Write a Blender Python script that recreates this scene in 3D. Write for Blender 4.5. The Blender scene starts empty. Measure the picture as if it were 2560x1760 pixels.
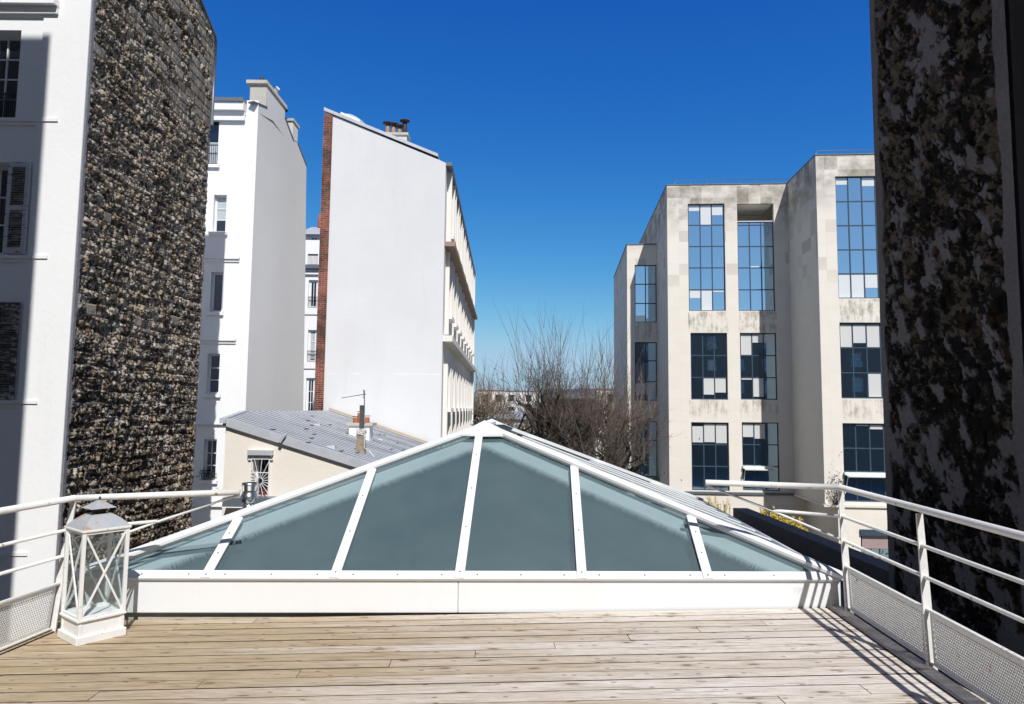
import bpy, bmesh, math, random
import numpy as np
from mathutils import Vector, Matrix

# ------------------------------------------------------------------ camera, sky, sun
SC = bpy.context.scene
W, F = 2560.0, 1707.0
PITCH, ROLL = math.radians(4.75), math.radians(.58)
CAM = Vector((0, 0, 1.6))
FW = Vector((0, math.cos(PITCH), math.sin(PITCH)))
_r0 = Vector((1, 0, 0)); _u0 = Vector((0, -math.sin(PITCH), math.cos(PITCH)))
RT = math.cos(ROLL) * _r0 + math.sin(ROLL) * _u0
UP = -math.sin(ROLL) * _r0 + math.cos(ROLL) * _u0
cd = bpy.data.cameras.new('camera'); cam = bpy.data.objects.new('camera', cd)
SC.collection.objects.link(cam)
cd.sensor_fit = 'HORIZONTAL'; cd.sensor_width = 36; cd.lens = 36 * F / W
cd.clip_start = .05; cd.clip_end = 4000
cam.matrix_world = Matrix(((RT.x, UP.x, -FW.x, CAM.x), (RT.y, UP.y, -FW.y, CAM.y), (RT.z, UP.z, -FW.z, CAM.z), (0, 0, 0, 1)))
SC.camera = cam

SUNV = Vector((.26, -.85, 1.0)).normalized()
EL = math.asin(SUNV.z); AZ = math.atan2(SUNV.x, SUNV.y)
wd = bpy.data.worlds.new('World'); SC.world = wd; wd.use_nodes = True
nt = wd.node_tree; nt.nodes.clear()
sky = nt.nodes.new('ShaderNodeTexSky'); sky.sky_type = 'NISHITA'; sky.sun_disc = False
sky.sun_elevation = EL; sky.sun_rotation = AZ; sky.altitude = 100
sky.air_density = 1.0; sky.dust_density = 0.35; sky.ozone_density = 4.5
bg = nt.nodes.new('ShaderNodeBackground'); bg.inputs[1].default_value = .075
wo = nt.nodes.new('ShaderNodeOutputWorld')
def wn(t, op=None, a=None, b=None):
    x = nt.nodes.new('ShaderNode' + t)
    if op: x.operation = op
    for i, v in ((0, a), (1, b)):
        if v is None: continue
        if isinstance(v, (int, float)): x.inputs[i].default_value = v
        else: nt.links.new(v, x.inputs[i])
    return x
# the deep blue of the clear northern sky opposite the sun
sp = nt.nodes.new('ShaderNodeSeparateColor'); nt.links.new(sky.outputs[0], sp.inputs[0]); cb = nt.nodes.new('ShaderNodeCombineColor')
for i, (k, p) in enumerate(((2.15, 2.18), (1.10, 1.26), (.90, .56))):
    v = wn('Math', 'MULTIPLY', sp.outputs[i], .105); v = wn('Math', 'POWER', v.outputs[0], p); v = wn('Math', 'MULTIPLY', v.outputs[0], k); v = wn('Math', 'SMOOTH_MIN', v.outputs[0], (.40, .60, .84)[i]); v.inputs[2].default_value = .25; v = wn('Math', 'MULTIPLY', v.outputs[0], 1 / .075); nt.links.new(v.outputs[0], cb.inputs[i])
gtc = nt.nodes.new('ShaderNodeTexCoord'); gs = nt.nodes.new('ShaderNodeSeparateXYZ'); nt.links.new(gtc.outputs['Generated'], gs.inputs[0])
mr = nt.nodes.new('ShaderNodeMapRange'); mr.inputs[1].default_value = .2; mr.inputs[2].default_value = .55; nt.links.new(gs.outputs[1], mr.inputs[0])
mx = nt.nodes.new('ShaderNodeMix'); mx.data_type = 'RGBA'; nt.links.new(mr.outputs[0], mx.inputs[0]); nt.links.new(sky.outputs[0], mx.inputs[6]); nt.links.new(cb.outputs[0], mx.inputs[7])
nt.links.new(mx.outputs[2], bg.inputs[0]); nt.links.new(bg.outputs[0], wo.inputs[0])
sd = bpy.data.lights.new('sun', 'SUN'); sd.energy = 5.0; sd.angle = math.radians(.53); sd.color = (1, .98, .945)
so = bpy.data.objects.new('sun', sd); SC.collection.objects.link(so)
so.rotation_euler = SUNV.to_track_quat('Z', 'Y').to_euler(); so.location = (0, -20, 40)
SC.view_settings.view_transform = 'Standard'; SC.view_settings.look = 'None'
SC.view_settings.exposure = 0.0; SC.view_settings.gamma = 1
SC.cycles.max_bounces = 6; SC.cycles.transparent_max_bounces = 10
SC.cycles.use_denoising = True

# ------------------------------------------------------------------ geometry of the site
def ray(x, y): return FW + (x - 1280) / F * RT - (y - 880) / F * UP
def aty(x, y, Y):
    d = ray(x, y); return CAM + d * (Y / d.y)
def atz(x, y, Z):
    d = ray(x, y); return CAM + d * ((Z - 1.6) / d.z)
def onplane(x, y, P, N):
    d = ray(x, y); N = Vector(N); return CAM + d * ((Vector(P) - CAM).dot(N) / d.dot(N))

class Pl:
    """a vertical plane: origin O, horizontal direction D, outward normal N"""
    def __init__(s, O, D):
        s.O = Vector((O[0], O[1], 0)); s.D = Vector((D[0], D[1], 0)).normalized(); s.N = Vector((s.D.y, -s.D.x, 0))
    def p(s, u, z, o=0): return s.O + s.D * u + s.N * o + Vector((0, 0, z))
    def uv(s, x, y):
        q = onplane(x, y, s.O, s.N); return (q - s.O).dot(s.D), q.z
    def rect(s, x0, y0, x1, y1):
        a, b = s.uv((x0), (y0 + y1) / 2), s.uv(x1, (y0 + y1) / 2)
        c, d = s.uv((x0 + x1) / 2, y0), s.uv((x0 + x1) / 2, y1)
        return (a[0], d[1], b[0], c[1])
    def z(s, x, y): return s.uv(x, y)[1]
    def u(s, x, y): return s.uv(x, y)[0]

# ------------------------------------------------------------------ objects
def tag(o, label=None, cat=None, group=None, kind=None):
    if label: o['label'] = label
    if cat: o['category'] = cat
    if group: o['group'] = group
    if kind: o['kind'] = kind
    return o
def thing(name, loc, label, cat, group=None):
    o = bpy.data.objects.new(name, None); o.empty_display_size = .2
    SC.collection.objects.link(o); o.location = loc; o['wp'] = list(loc)
    return tag(o, label, cat, group)
def obj(name, bm, mat, parent=None, smooth=False):
    if bm.__class__ is bmesh.types.BMesh:
        me = bpy.data.meshes.new(name); bm.to_mesh(me); bm.free()
    else: me = bm
    o = bpy.data.objects.new(name, me); SC.collection.objects.link(o)
    if mat: me.materials.append(mat)
    if parent:
        org = Vector(parent['wp']) if 'wp' in parent else Vector((0, 0, 0))
        me.transform(Matrix.Translation(-org)); o.parent = parent; o['wp'] = list(org)
        if 'wp' in parent and parent.parent: pass
    if smooth:
        for p in me.polygons: p.use_smooth = True
    return o
def struct(name, bm, mat): 
    o = obj(name, bm, mat); o['kind'] = 'structure'; return o
def cleanup():
    for o in SC.objects:
        if 'wp' in o: del o['wp']

def NB():
    bm = bmesh.new(); bm.loops.layers.uv.new('UVMap'); return bm
def face(bm, pts, uvs=None):
    vs = [bm.verts.new(p) for p in pts]
    try: f = bm.faces.new(vs)
    except ValueError: return None
    if uvs:
        l = bm.loops.layers.uv.active
        for lp, t in zip(f.loops, uvs): lp[l].uv = t
    return f
def hexa(bm, c):
    """c: eight corners, bottom four then top four"""
    v = [bm.verts.new(p) for p in c]
    for i in ((3, 2, 1, 0), (4, 5, 6, 7), (0, 1, 5, 4), (1, 2, 6, 5), (2, 3, 7, 6), (3, 0, 4, 7)):
        f = bm.faces.new([v[k] for k in i]); l = bm.loops.layers.uv.active
        if l:
            n = f.normal if f.normal.length else Vector((0, 0, 1)); f.normal_update(); n = f.normal
            for lp in f.loops:
                co = lp.vert.co
                lp[l].uv = (co.x, co.y) if abs(n.z) > .7 else ((co.y, co.z) if abs(n.x) > abs(n.y) else (co.x, co.z))
def box(bm, x0, x1, y0, y1, z0, z1):
    hexa(bm, [(x0, y0, z0), (x1, y0, z0), (x1, y1, z0), (x0, y1, z0), (x0, y0, z1), (x1, y0, z1), (x1, y1, z1), (x0, y1, z1)])
def pbox(bm, P, u0, u1, z0, z1, o0, o1):
    hexa(bm, [P.p(u0, z0, o1), P.p(u1, z0, o1), P.p(u1, z0, o0), P.p(u0, z0, o0), P.p(u0, z1, o1), P.p(u1, z1, o1), P.p(u1, z1, o0), P.p(u0, z1, o0)])
def bar(bm, a, b, w, h, up=(0, 0, 1)):
    a, b = Vector(a), Vector(b); d = (b - a).normalized(); s = d.cross(Vector(up)).normalized(); n = s.cross(d)
    hexa(bm, [a - s * w / 2 - n * h / 2, a + s * w / 2 - n * h / 2, b + s * w / 2 - n * h / 2, b - s * w / 2 - n * h / 2,
              a - s * w / 2 + n * h / 2, a + s * w / 2 + n * h / 2, b + s * w / 2 + n * h / 2, b - s * w / 2 + n * h / 2])
def tube(bm, pts, rad, seg=10, cap=True):
    pts = [Vector(p) for p in pts]; rr = rad if isinstance(rad, (list, tuple)) else [rad] * len(pts)
    rings = []; ref = None
    for i, p in enumerate(pts):
        d = (pts[min(i + 1, len(pts) - 1)] - pts[max(i - 1, 0)]).normalized()
        if ref is None: ref = Vector((0, 0, 1)) if abs(d.z) < .9 else Vector((1, 0, 0))
        a = d.cross(ref).normalized(); b = d.cross(a)
        rings.append([bm.verts.new(p + (a * math.cos(t) + b * math.sin(t)) * rr[i]) for t in [2 * math.pi * k / seg for k in range(seg)]])
    for r, s in zip(rings, rings[1:]):
        for k in range(seg): 
            f = bm.faces.new((r[k], r[(k + 1) % seg], s[(k + 1) % seg], s[k])); f.smooth = seg > 5
    if cap:
        bm.faces.new(rings[0]); bm.faces.new(rings[-1][::-1])
def lathe(bm, c, prof, seg=20, ring=True):
    c = Vector(c); rings = []
    for r, z in prof: rings.append([bm.verts.new(c + Vector((r * math.cos(2 * math.pi * k / seg), r * math.sin(2 * math.pi * k / seg), z))) for k in range(seg)])
    for r, s in zip(rings, rings[1:]):
        for k in range(seg):
            f = bm.faces.new((r[k], r[(k + 1) % seg], s[(k + 1) % seg], s[k])); f.smooth = True
def wall(bm, P, outline, holes=(), depth=.25, o=0.0, uo=0.0):
    """a wall face with rectangular openings and their reveals"""
    w = bmesh.new()
    w.faces.new([w.verts.new((u, 0, z)) for u, z in outline])
    us = sorted({h[0] for h in holes} | {h[2] for h in holes}); zs = sorted({h[1] for h in holes} | {h[3] for h in holes})
    for u in us: bmesh.ops.bisect_plane(w, geom=w.verts[:] + w.edges[:] + w.faces[:], plane_co=(u, 0, 0), plane_no=(1, 0, 0))
    for z in zs: bmesh.ops.bisect_plane(w, geom=w.verts[:] + w.edges[:] + w.faces[:], plane_co=(0, 0, z), plane_no=(0, 0, 1))
    for f in w.faces:
        c = f.calc_center_median()
        if any(h[0] < c.x < h[2] and h[1] < c.z < h[3] for h in holes): continue
        pts = [(v.co.x, v.co.z) for v in f.verts]
        ar = sum(a[0] * b[1] - b[0] * a[1] for a, b in zip(pts, pts[1:] + pts[:1]))
        if ar < 0: pts = pts[::-1]
        face(bm, [P.p(u, z, o) for u, z in pts], [(u + uo, z) for u, z in pts])
    w.free()
    for u0, z0, u1, z1 in holes:
        q = [(u0, z0), (u1, z0), (u1, z1), (u0, z1)]
        for a, b in zip(q, q[1:] + q[:1]):
            face(bm, [P.p(*a, o), P.p(*b, o), P.p(*b, o - depth), P.p(*a, o - depth)], [(a[0] + uo, a[1]), (b[0] + uo, b[1]), (b[0] + uo + .2, b[1]), (a[0] + uo + .2, a[1])])

# ------------------------------------------------------------------ materials
class M:
    def __init__(s, name):
        s.m = bpy.data.materials.new(name); s.m.use_nodes = True; s.t = s.m.node_tree; s.b = s.t.nodes['Principled BSDF']
        s.tc = None
    def n(s, t, **k):
        x = s.t.nodes.new('ShaderNode' + t)
        for a, v in k.items():
            if a.startswith('i_'):
                key = a[2:]; key = int(key) if key.isdigit() else key.replace('_', ' ')
                x.inputs[key].default_value = v
            else: setattr(x, a, v)
        return x
    def l(s, a, b): s.t.links.new(a, b)
    def co(s, kind='Object', scale=(1, 1, 1), loc=(0, 0, 0), rot=(0, 0, 0)):
        if not s.tc: s.tc = s.n('TexCoord')
        mp = s.n('Mapping'); mp.inputs['Scale'].default_value = scale; mp.inputs['Location'].default_value = loc; mp.inputs['Rotation'].default_value = rot
        s.l(s.tc.outputs[kind], mp.inputs[0]); return mp.outputs[0]
    def noise(s, vec, scale, detail=4, rough=.55, dist=0):
        x = s.n('TexNoise'); x.inputs['Scale'].default_value = scale; x.inputs['Detail'].default_value = detail
        x.inputs['Roughness'].default_value = rough; x.inputs['Distortion'].default_value = dist
        s.l(vec, x.inputs['Vector']); return x.outputs['Fac']
    def ramp(s, fac, stops, interp='LINEAR'):
        r = s.n('ValToRGB'); e = r.color_ramp.elements; r.color_ramp.interpolation = interp
        while len(e) < len(stops): e.new(.5)
        for el, (p, c) in zip(e, stops):
            el.position = p; el.color = (c, c, c, 1) if isinstance(c, (int, float)) else (*c, 1)
        s.l(fac, r.inputs[0]); return r.outputs[0]
    def mix(s, fac, a, b, mode='MIX'):
        x = s.n('Mix', data_type='RGBA', blend_type=mode)
        for i, v in ((0, fac), (6, a), (7, b)):
            if isinstance(v, (int, float)): x.inputs[i].default_value = v if i == 0 else (v, v, v, 1)
            elif isinstance(v, tuple): x.inputs[i].default_value = (*v, 1)
            else: s.l(v, x.inputs[i])
        return x.outputs[2]
    def math(s, op, a, b=0, c=None):
        x = s.n('Math', operation=op)
        for i, v in enumerate((a, b) if c is None else (a, b, c)):
            if isinstance(v, (int, float)): x.inputs[i].default_value = v
            else: s.l(v, x.inputs[i])
        return x.outputs[0]
    def out(s, col, rough=.8, bump=None, bs=.3, bd=.01, spec=None, metal=None):
        if isinstance(col, tuple): s.b.inputs['Base Color'].default_value = (*col, 1)
        else: s.l(col, s.b.inputs['Base Color'])
        if isinstance(rough, (int, float)): s.b.inputs['Roughness'].default_value = rough
        else: s.l(rough, s.b.inputs['Roughness'])
        if spec is not None: s.b.inputs['Specular IOR Level'].default_value = spec
        if metal is not None: s.b.inputs['Metallic'].default_value = metal
        if bump is not None:
            x = s.n('Bump'); x.inputs['Strength'].default_value = bs; x.inputs['Distance'].default_value = bd
            s.l(bump, x.inputs['Height']); s.l(x.outputs[0], s.b.inputs['Normal'])
        return s.m

def stucco(name, col, var=.06, grime=.25, gcol=(.35, .33, .30), bump=.25, scale=1.0):
    m = M(name); o = m.co(); big = m.noise(o, .35 * scale, 5, .6); fine = m.noise(o, 9 * scale, 6, .7)
    c = m.mix(m.ramp(big, ((.3, 0.), (.75, 1.))), col, tuple(x * (1 - var) for x in col))
    st = m.noise(m.co(scale=(2.2 * scale, 2.2 * scale, .22 * scale)), 1.0, 6, .7)
    c = m.mix(m.math('MULTIPLY', m.ramp(st, ((.56, 0.), (.8, 1.))), grime), c, gcol)
    c = m.mix(.5, c, m.ramp(fine, ((.2, .93), (.8, 1.0))), 'MULTIPLY')
    return m.out(c, .9, m.math('ADD', fine, m.math('MULTIPLY', big, 1.5)), bump, .02, spec=.2)
def plain(name, col, rough=.6, metal=0, var=.1, scale=6, spec=None):
    m = M(name); n = m.noise(m.co(), scale, 4, .6)
    c = m.mix(m.ramp(n, ((.3, 0.), (.7, 1.))), col, tuple(x * (1 - var) for x in col))
    return m.out(c, rough, n, .08, .01, metal=metal, spec=spec)

MT = {}
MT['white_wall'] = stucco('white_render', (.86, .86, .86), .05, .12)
MT['white_side'] = stucco('pale_render', (.72, .72, .73), .05, .06)
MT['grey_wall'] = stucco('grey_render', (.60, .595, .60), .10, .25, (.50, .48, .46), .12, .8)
MT['cream_wall'] = stucco('cream_render', (.80, .74, .66), .07, .25, (.50, .38, .28))
MT['pale_side'] = stucco('off_white_render', (.80, .765, .71), .06, .2)
MT['far_wall'] = stucco('far_render', (.62, .60, .57), .1, .2)
MT['house_wall'] = stucco('house_render', (.17, .135, .10), .1, .2)
MT['concrete'] = stucco('concrete', (.55, .52, .46), .2, .6, (.2, .18, .15), .4, 3)
MT['dark'] = plain('painted_gap_shade', (.015, .016, .018), .6)
MT['white_paint'] = plain('white_paint', (.80, .80, .80), .4)
MT['grey_blue'] = plain('grey_blue_metal', (.045, .075, .11), .35)
MT['zinc_dark'] = plain('dark_zinc', (.16, .18, .21), .45, .3)
MT['terracotta'] = plain('terracotta', (.35, .10, .05), .8)
MT['clay_pot'] = plain('buff_clay', (.42, .26, .17), .8, scale=12, var=.4)
MT['rust_metal'] = plain('rusty_metal', (.05, .035, .03), .7, scale=20, var=.5)
MT['iron'] = plain('black_iron', (.02, .02, .022), .5)
MT['blind'] = plain('mauve_blind', (.36, .27, .26), .7)
MT['soil'] = plain('soil', (.05, .045, .035), .95)
MT['slate'] = plain('slate_roof', (.14, .15, .17), .6)

def m_gable():
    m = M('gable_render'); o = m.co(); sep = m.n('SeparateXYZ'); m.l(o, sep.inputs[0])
    big = m.noise(o, .5, 5, .6); fine = m.noise(o, 8, 5, .7)
    c = m.mix(m.ramp(big, ((.3, 0.), (.75, 1.))), (.705, .705, .715), (.65, .65, .66))
    wob = m.noise(m.co(scale=(1, 1, .4)), 3, 3)
    def line(coord, at, w, amp):
        d = m.math('ABSOLUTE', m.math('SUBTRACT', m.math('ADD', coord, m.math('MULTIPLY', wob, .05)), at))
        return m.math('MULTIPLY', m.ramp(d, ((0., 1.), (w, 0.))), amp)
    ls = None
    for cx, at, w, amp in ((2, 10.9, .05, .9), (2, 3.2, .05, .6), (0, 2.65, .05, .9), (2, 7.6, .04, .4), (2, -.2, .04, .3), (2, -2.8, .05, .5)):
        x = line(sep.outputs[cx], at, w, amp); ls = x if ls is None else m.math('MAXIMUM', ls, x)
    patchy = m.ramp(m.noise(o, 1.3, 3), ((.42, 0.), (.6, 1.)))
    c = m.mix(m.math('MULTIPLY', ls, patchy), c, (.78, .78, .79))
    st = m.noise(m.co(scale=(1.1, 1, .10)), 1.6, 6, .7)
    c = m.mix(m.math('MULTIPLY', m.ramp(st, ((.50, 0.), (.72, 1.))), .22), c, (.55, .54, .52))
    cr = m.ramp(m.noise(m.co(scale=(.25, 1, 4)), 2.5, 8, .75), ((.49, 0.), (.5, 1.), (.51, 0.)))
    c = m.mix(m.math('MULTIPLY', m.math('MULTIPLY', cr, patchy), .22), c, (.4, .4, .4))
    return m.out(c, .9, fine, .15, .02, spec=.2)
MT['gable'] = m_gable()

def m_brick():
    m = M('brick'); o = m.co('UV'); b = m.n('TexBrick')
    b.inputs['Scale'].default_value = 1; b.inputs['Brick Width'].default_value = .23; b.inputs['Row Height'].default_value = .075
    b.inputs['Mortar Size'].default_value = .009; b.inputs['Color1'].default_value = (.30, .075, .045, 1); b.inputs['Color2'].default_value = (.10, .028, .022, 1)
    b.inputs['Mortar'].default_value = (.32, .22, .17, 1); m.l(o, b.inputs[0])
    n = m.noise(m.co(), 1.1, 5, .7)
    c = m.mix(m.ramp(n, ((.42, 0.), (.62, .8))), b.outputs[0], (.03, .018, .016))
    return m.out(c, .9, b.outputs[1], -.5, .01)
MT['brick'] = m_brick()

def m_stone():
    """pale limestone cladding with joints and weather stains; UV in metres"""
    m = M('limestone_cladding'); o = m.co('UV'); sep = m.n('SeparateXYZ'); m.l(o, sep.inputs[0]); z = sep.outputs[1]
    b = m.n('TexBrick', offset=0.0); b.inputs['Scale'].default_value = 1; b.inputs['Brick Width'].default_value = .82; b.inputs['Row Height'].default_value = .8
    b.inputs['Mortar Size'].default_value = .012; b.inputs['Mortar Smooth'].default_value = .3; b.inputs['Bias'].default_value = -.2
    b.inputs['Color1'].default_value = (0, 0, 0, 1); b.inputs['Color2'].default_value = (1, 1, 1, 1); b.inputs['Mortar'].default_value = (.5, .5, .5, 1); m.l(o, b.inputs[0])
    base = m.mix(m.math('MULTIPLY', b.outputs[0], .35), (.78, .735, .67), (.69, .64, .57))
    big = m.noise(m.co('UV', scale=(1, 1, 1)), .9, 5, .6)
    base = m.mix(m.ramp(big, ((.3, 0.), (.7, .5))), base, (.74, .66, .56))
    def band(z0, z1, s=.3):
        a = m.n('MapRange'); a.inputs[1].default_value = z0 - s; a.inputs[2].default_value = z0; m.l(z, a.inputs[0])
        c = m.n('MapRange'); c.inputs[1].default_value = z1; c.inputs[2].default_value = z1 + .05; c.inputs[3].default_value = 1; c.inputs[4].default_value = 0; m.l(z, c.inputs[0])
        return m.math('MULTIPLY', a.outputs[0], c.outputs[0])
    streak = m.noise(m.co('UV', scale=(3.2, .55, 1)), 1.2, 7, .75)
    blot = m.noise(m.co('UV'), 1.1, 6, .65)
    panel = m.n('TexBrick', offset=0.0); panel.inputs['Scale'].default_value = 1; panel.inputs['Brick Width'].default_value = .82; panel.inputs['Row Height'].default_value = .8
    panel.inputs['Mortar Size'].default_value = 0; panel.inputs['Color1'].default_value = (0, 0, 0, 1); panel.inputs['Color2'].default_value = (1, 1, 1, 1); m.l(o, panel.inputs[0])
    top = m.math('MULTIPLY', band(16.2, 17.9, 2.4), m.math('ADD', m.math('MULTIPLY', m.ramp(blot, ((.35, 0.), (.65, 1.))), .55), m.math('MULTIPLY', panel.outputs[0], .42)))
    ux = sep.outputs[0]
    def ub(a, b):
        x_ = m.math('MULTIPLY', m.math('GREATER_THAN', ux, a), m.math('LESS_THAN', ux, b)); return x_
    um = m.math('MAXIMUM', m.math('MAXIMUM', ub(1.4, 4.2), ub(4.9, 7.5)), m.math('MAXIMUM', ub(21.2, 27.5), ub(60.6, 62.6)))
    low = m.math('MULTIPLY', m.math('MULTIPLY', um, .75), m.math('MULTIPLY', m.math('MAXIMUM', band(7.4, 8.55, .5), m.math('MULTIPLY', band(1.6, 2.35, .6), .8)), m.ramp(m.math('ADD', m.math('MULTIPLY', streak, .6), m.math('MULTIPLY', blot, .4)), ((.47, 0.), (.60, 1.)))))
    fl = m.math('MULTIPLY', band(12.2, 16.2, 3), m.math('MULTIPLY', m.ramp(panel.outputs[0], ((.72, 0.), (.95, 1.))), .35))
    st = m.math('MAXIMUM', m.math('MAXIMUM', top, low), fl)
    c = m.mix(m.math('MINIMUM', st, .85), base, (.19, .165, .13))
    jt = m.math('MULTIPLY', b.outputs[1], .35)
    c = m.mix(jt, c, (.60, .55, .48))
    return m.out(c, .85, m.math('ADD', b.outputs[1], m.noise(m.co('UV'), 20, 4)), -.15, .01, spec=.25)
MT['stone'] = m_stone()

def m_officeglass(name, col, base, wob=.02):
    m = M(name); t = m.t; t.nodes.remove(m.b)
    g = m.n('BsdfGlossy'); g.inputs['Color'].default_value = (*col, 1); g.inputs['Roughness'].default_value = .03
    d = m.n('BsdfDiffuse'); d.inputs['Color'].default_value = (*base, 1)
    a = m.n('AddShader'); m.l(g.outputs[0], a.inputs[0]); m.l(d.outputs[0], a.inputs[1])
    n = m.noise(m.co(scale=(1, 1, 1)), .8, 2); bp = m.n('Bump'); bp.inputs['Strength'].default_value = wob; bp.inputs['Distance'].default_value = .1
    m.l(n, bp.inputs['Height']); m.l(bp.outputs[0], g.inputs['Normal'])
    m.l(a.outputs[0], t.nodes['Material Output'].inputs[0]); return m.m
MT['office_glass'] = m_officeglass('blue_solar_glass', (.58, .80, .92), (.004, .007, .012))
MT['office_blind'] = m_officeglass('blind_behind_glass', (.16, .19, .20), (.60, .60, .59))
MT['house_glass'] = m_officeglass('window_glass', (.10, .12, .15), (.006, .008, .011))
MT['curtain'] = m_officeglass('curtain_behind_glass', (.08, .1, .12), (.42, .46, .48))

def m_zinc():
    m = M('zinc_sheet'); n = m.noise(m.co(scale=(1, .6, 1)), 1.6, 6, .65); f = m.noise(m.co(), 14, 4, .7)
    c = m.mix(m.ramp(n, ((.3, 0.), (.7, 1.))), (.60, .62, .66), (.44, .46, .50))
    c = m.mix(m.ramp(f, ((.55, 0.), (.8, .35))), c, (.55, .56, .58))
    return m.out(c, .5, f, .1, .01, metal=.25)
MT['zinc'] = m_zinc()
MT['zinc_seam'] = plain('dull_zinc_seam', (.24, .255, .28), .6, .2, var=.4, scale=3)

def m_railpaint():
    m = M('white_rail_paint'); n = m.noise(m.co(), 7, 7, .75); s = m.noise(m.co(), 35, 4, .7)
    c = m.mix(m.ramp(s, ((.4, 0.), (.7, 1.))), (.78, .78, .77), (.68, .68, .66))
    mk = m.ramp(n, ((.625, 0.), (.67, 1.)))
    c = m.mix(mk, c, m.mix(s, (.42, .22, .10), (.25, .13, .07)))
    c = m.mix(m.ramp(m.noise(m.co(), 3, 6, .7), ((.55, 0.), (.75, .35))), c, (.50, .47, .42))
    return m.out(c, .45, m.math('MULTIPLY', mk, -1), .3, .003)
MT['rail'] = m_railpaint()
def m_skypaint():
    m = M('white_aluminium'); n = m.noise(m.co(scale=(1, 1, .3)), 2.5, 6, .7); s = m.noise(m.co(), 40, 3)
    c = m.mix(m.ramp(n, ((.5, 0.), (.8, .5))), (.755, .77, .79), (.68, .68, .67))
    return m.out(c, .42, n, .04, .01)
MT['alu'] = m_skypaint()
def m_lantern():
    m = M('chipped_white_paint'); n = m.noise(m.co(scale=(1, 1, 2.2)), 26, 6, .7); big = m.noise(m.co(), 3, 3)
    mk = m.math('MULTIPLY', m.ramp(n, ((.62, 0.), (.65, 1.))), m.ramp(big, ((.38, 0.), (.55, 1.))))
    c = m.mix(mk, m.mix(big, (.80, .80, .79), (.74, .75, .75)), (.30, .27, .24))
    return m.out(c, .6, mk, -.3, .004)
MT['lantern'] = m_lantern()
def m_lroof():
    m = M('rusting_tin'); n = m.noise(m.co(), 9, 6, .7); f = m.noise(m.co(), 40, 4)
    c = m.mix(m.ramp(n, ((.3, 0.), (.7, 1.))), (.42, .44, .47), (.52, .54, .56))
    c = m.mix(m.ramp(n, ((.53, 0.), (.68, .8))), c, (.45, .25, .11))
    return m.out(c, .5, f, .1, .003, metal=.3)
MT['tin'] = m_lroof()

def m_frost():
    m = M('frosted_glass'); t = m.t; t.nodes.remove(m.b)
    tr = m.n('BsdfTransparent'); tr.inputs[0].default_value = (.74, .84, .86, 1)
    d = m.n('BsdfDiffuse'); n = m.noise(m.co(scale=(1.5, 1.5, .5)), 3, 6, .7)
    g = m.n('BsdfGlossy'); g.inputs['Roughness'].default_value = .35; g.inputs['Color'].default_value = (.8, .9, 1, 1)
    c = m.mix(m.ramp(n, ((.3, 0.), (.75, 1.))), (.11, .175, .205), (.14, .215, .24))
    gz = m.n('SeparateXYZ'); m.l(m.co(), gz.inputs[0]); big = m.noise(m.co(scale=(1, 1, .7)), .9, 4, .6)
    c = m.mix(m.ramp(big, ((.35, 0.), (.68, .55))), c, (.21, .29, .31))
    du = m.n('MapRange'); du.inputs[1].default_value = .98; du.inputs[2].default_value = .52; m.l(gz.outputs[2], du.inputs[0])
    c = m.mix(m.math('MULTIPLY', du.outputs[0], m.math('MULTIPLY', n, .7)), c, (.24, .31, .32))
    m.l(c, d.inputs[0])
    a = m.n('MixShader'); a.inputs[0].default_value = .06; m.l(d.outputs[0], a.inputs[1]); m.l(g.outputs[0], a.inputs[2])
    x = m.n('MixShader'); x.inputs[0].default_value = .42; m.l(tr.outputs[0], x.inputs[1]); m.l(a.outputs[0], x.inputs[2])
    m.l(x.outputs[0], t.nodes['Material Output'].inputs[0]); return m.m
MT['frost'] = m_frost()
def m_clear():
    m = M('clear_glass'); t = m.t; t.nodes.remove(m.b)
    tr = m.n('BsdfTransparent'); tr.inputs[0].default_value = (.86, .90, .90, 1)
    g = m.n('BsdfGlossy'); g.inputs['Roughness'].default_value = .02
    d = m.n('BsdfDiffuse'); d.inputs[0].default_value = (.5, .55, .55, 1)
    a = m.n('MixShader'); a.inputs[0].default_value = .5; m.l(d.outputs[0], a.inputs[1]); m.l(g.outputs[0], a.inputs[2])
    x = m.n('MixShader'); x.inputs[0].default_value = .10; m.l(tr.outputs[0], x.inputs[1]); m.l(a.outputs[0], x.inputs[2])
    m.l(x.outputs[0], t.nodes['Material Output'].inputs[0]); return m.m
MT['clear'] = m_clear()
MT['light_band'] = plain('white_light_band', (.85, .85, .85), .8)
MT['interior'] = plain('interior_wall', (.03, .045, .055), .9)
MT['steel'] = plain('stainless_steel', (.62, .62, .63), .30, 1.0, scale=3)

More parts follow.
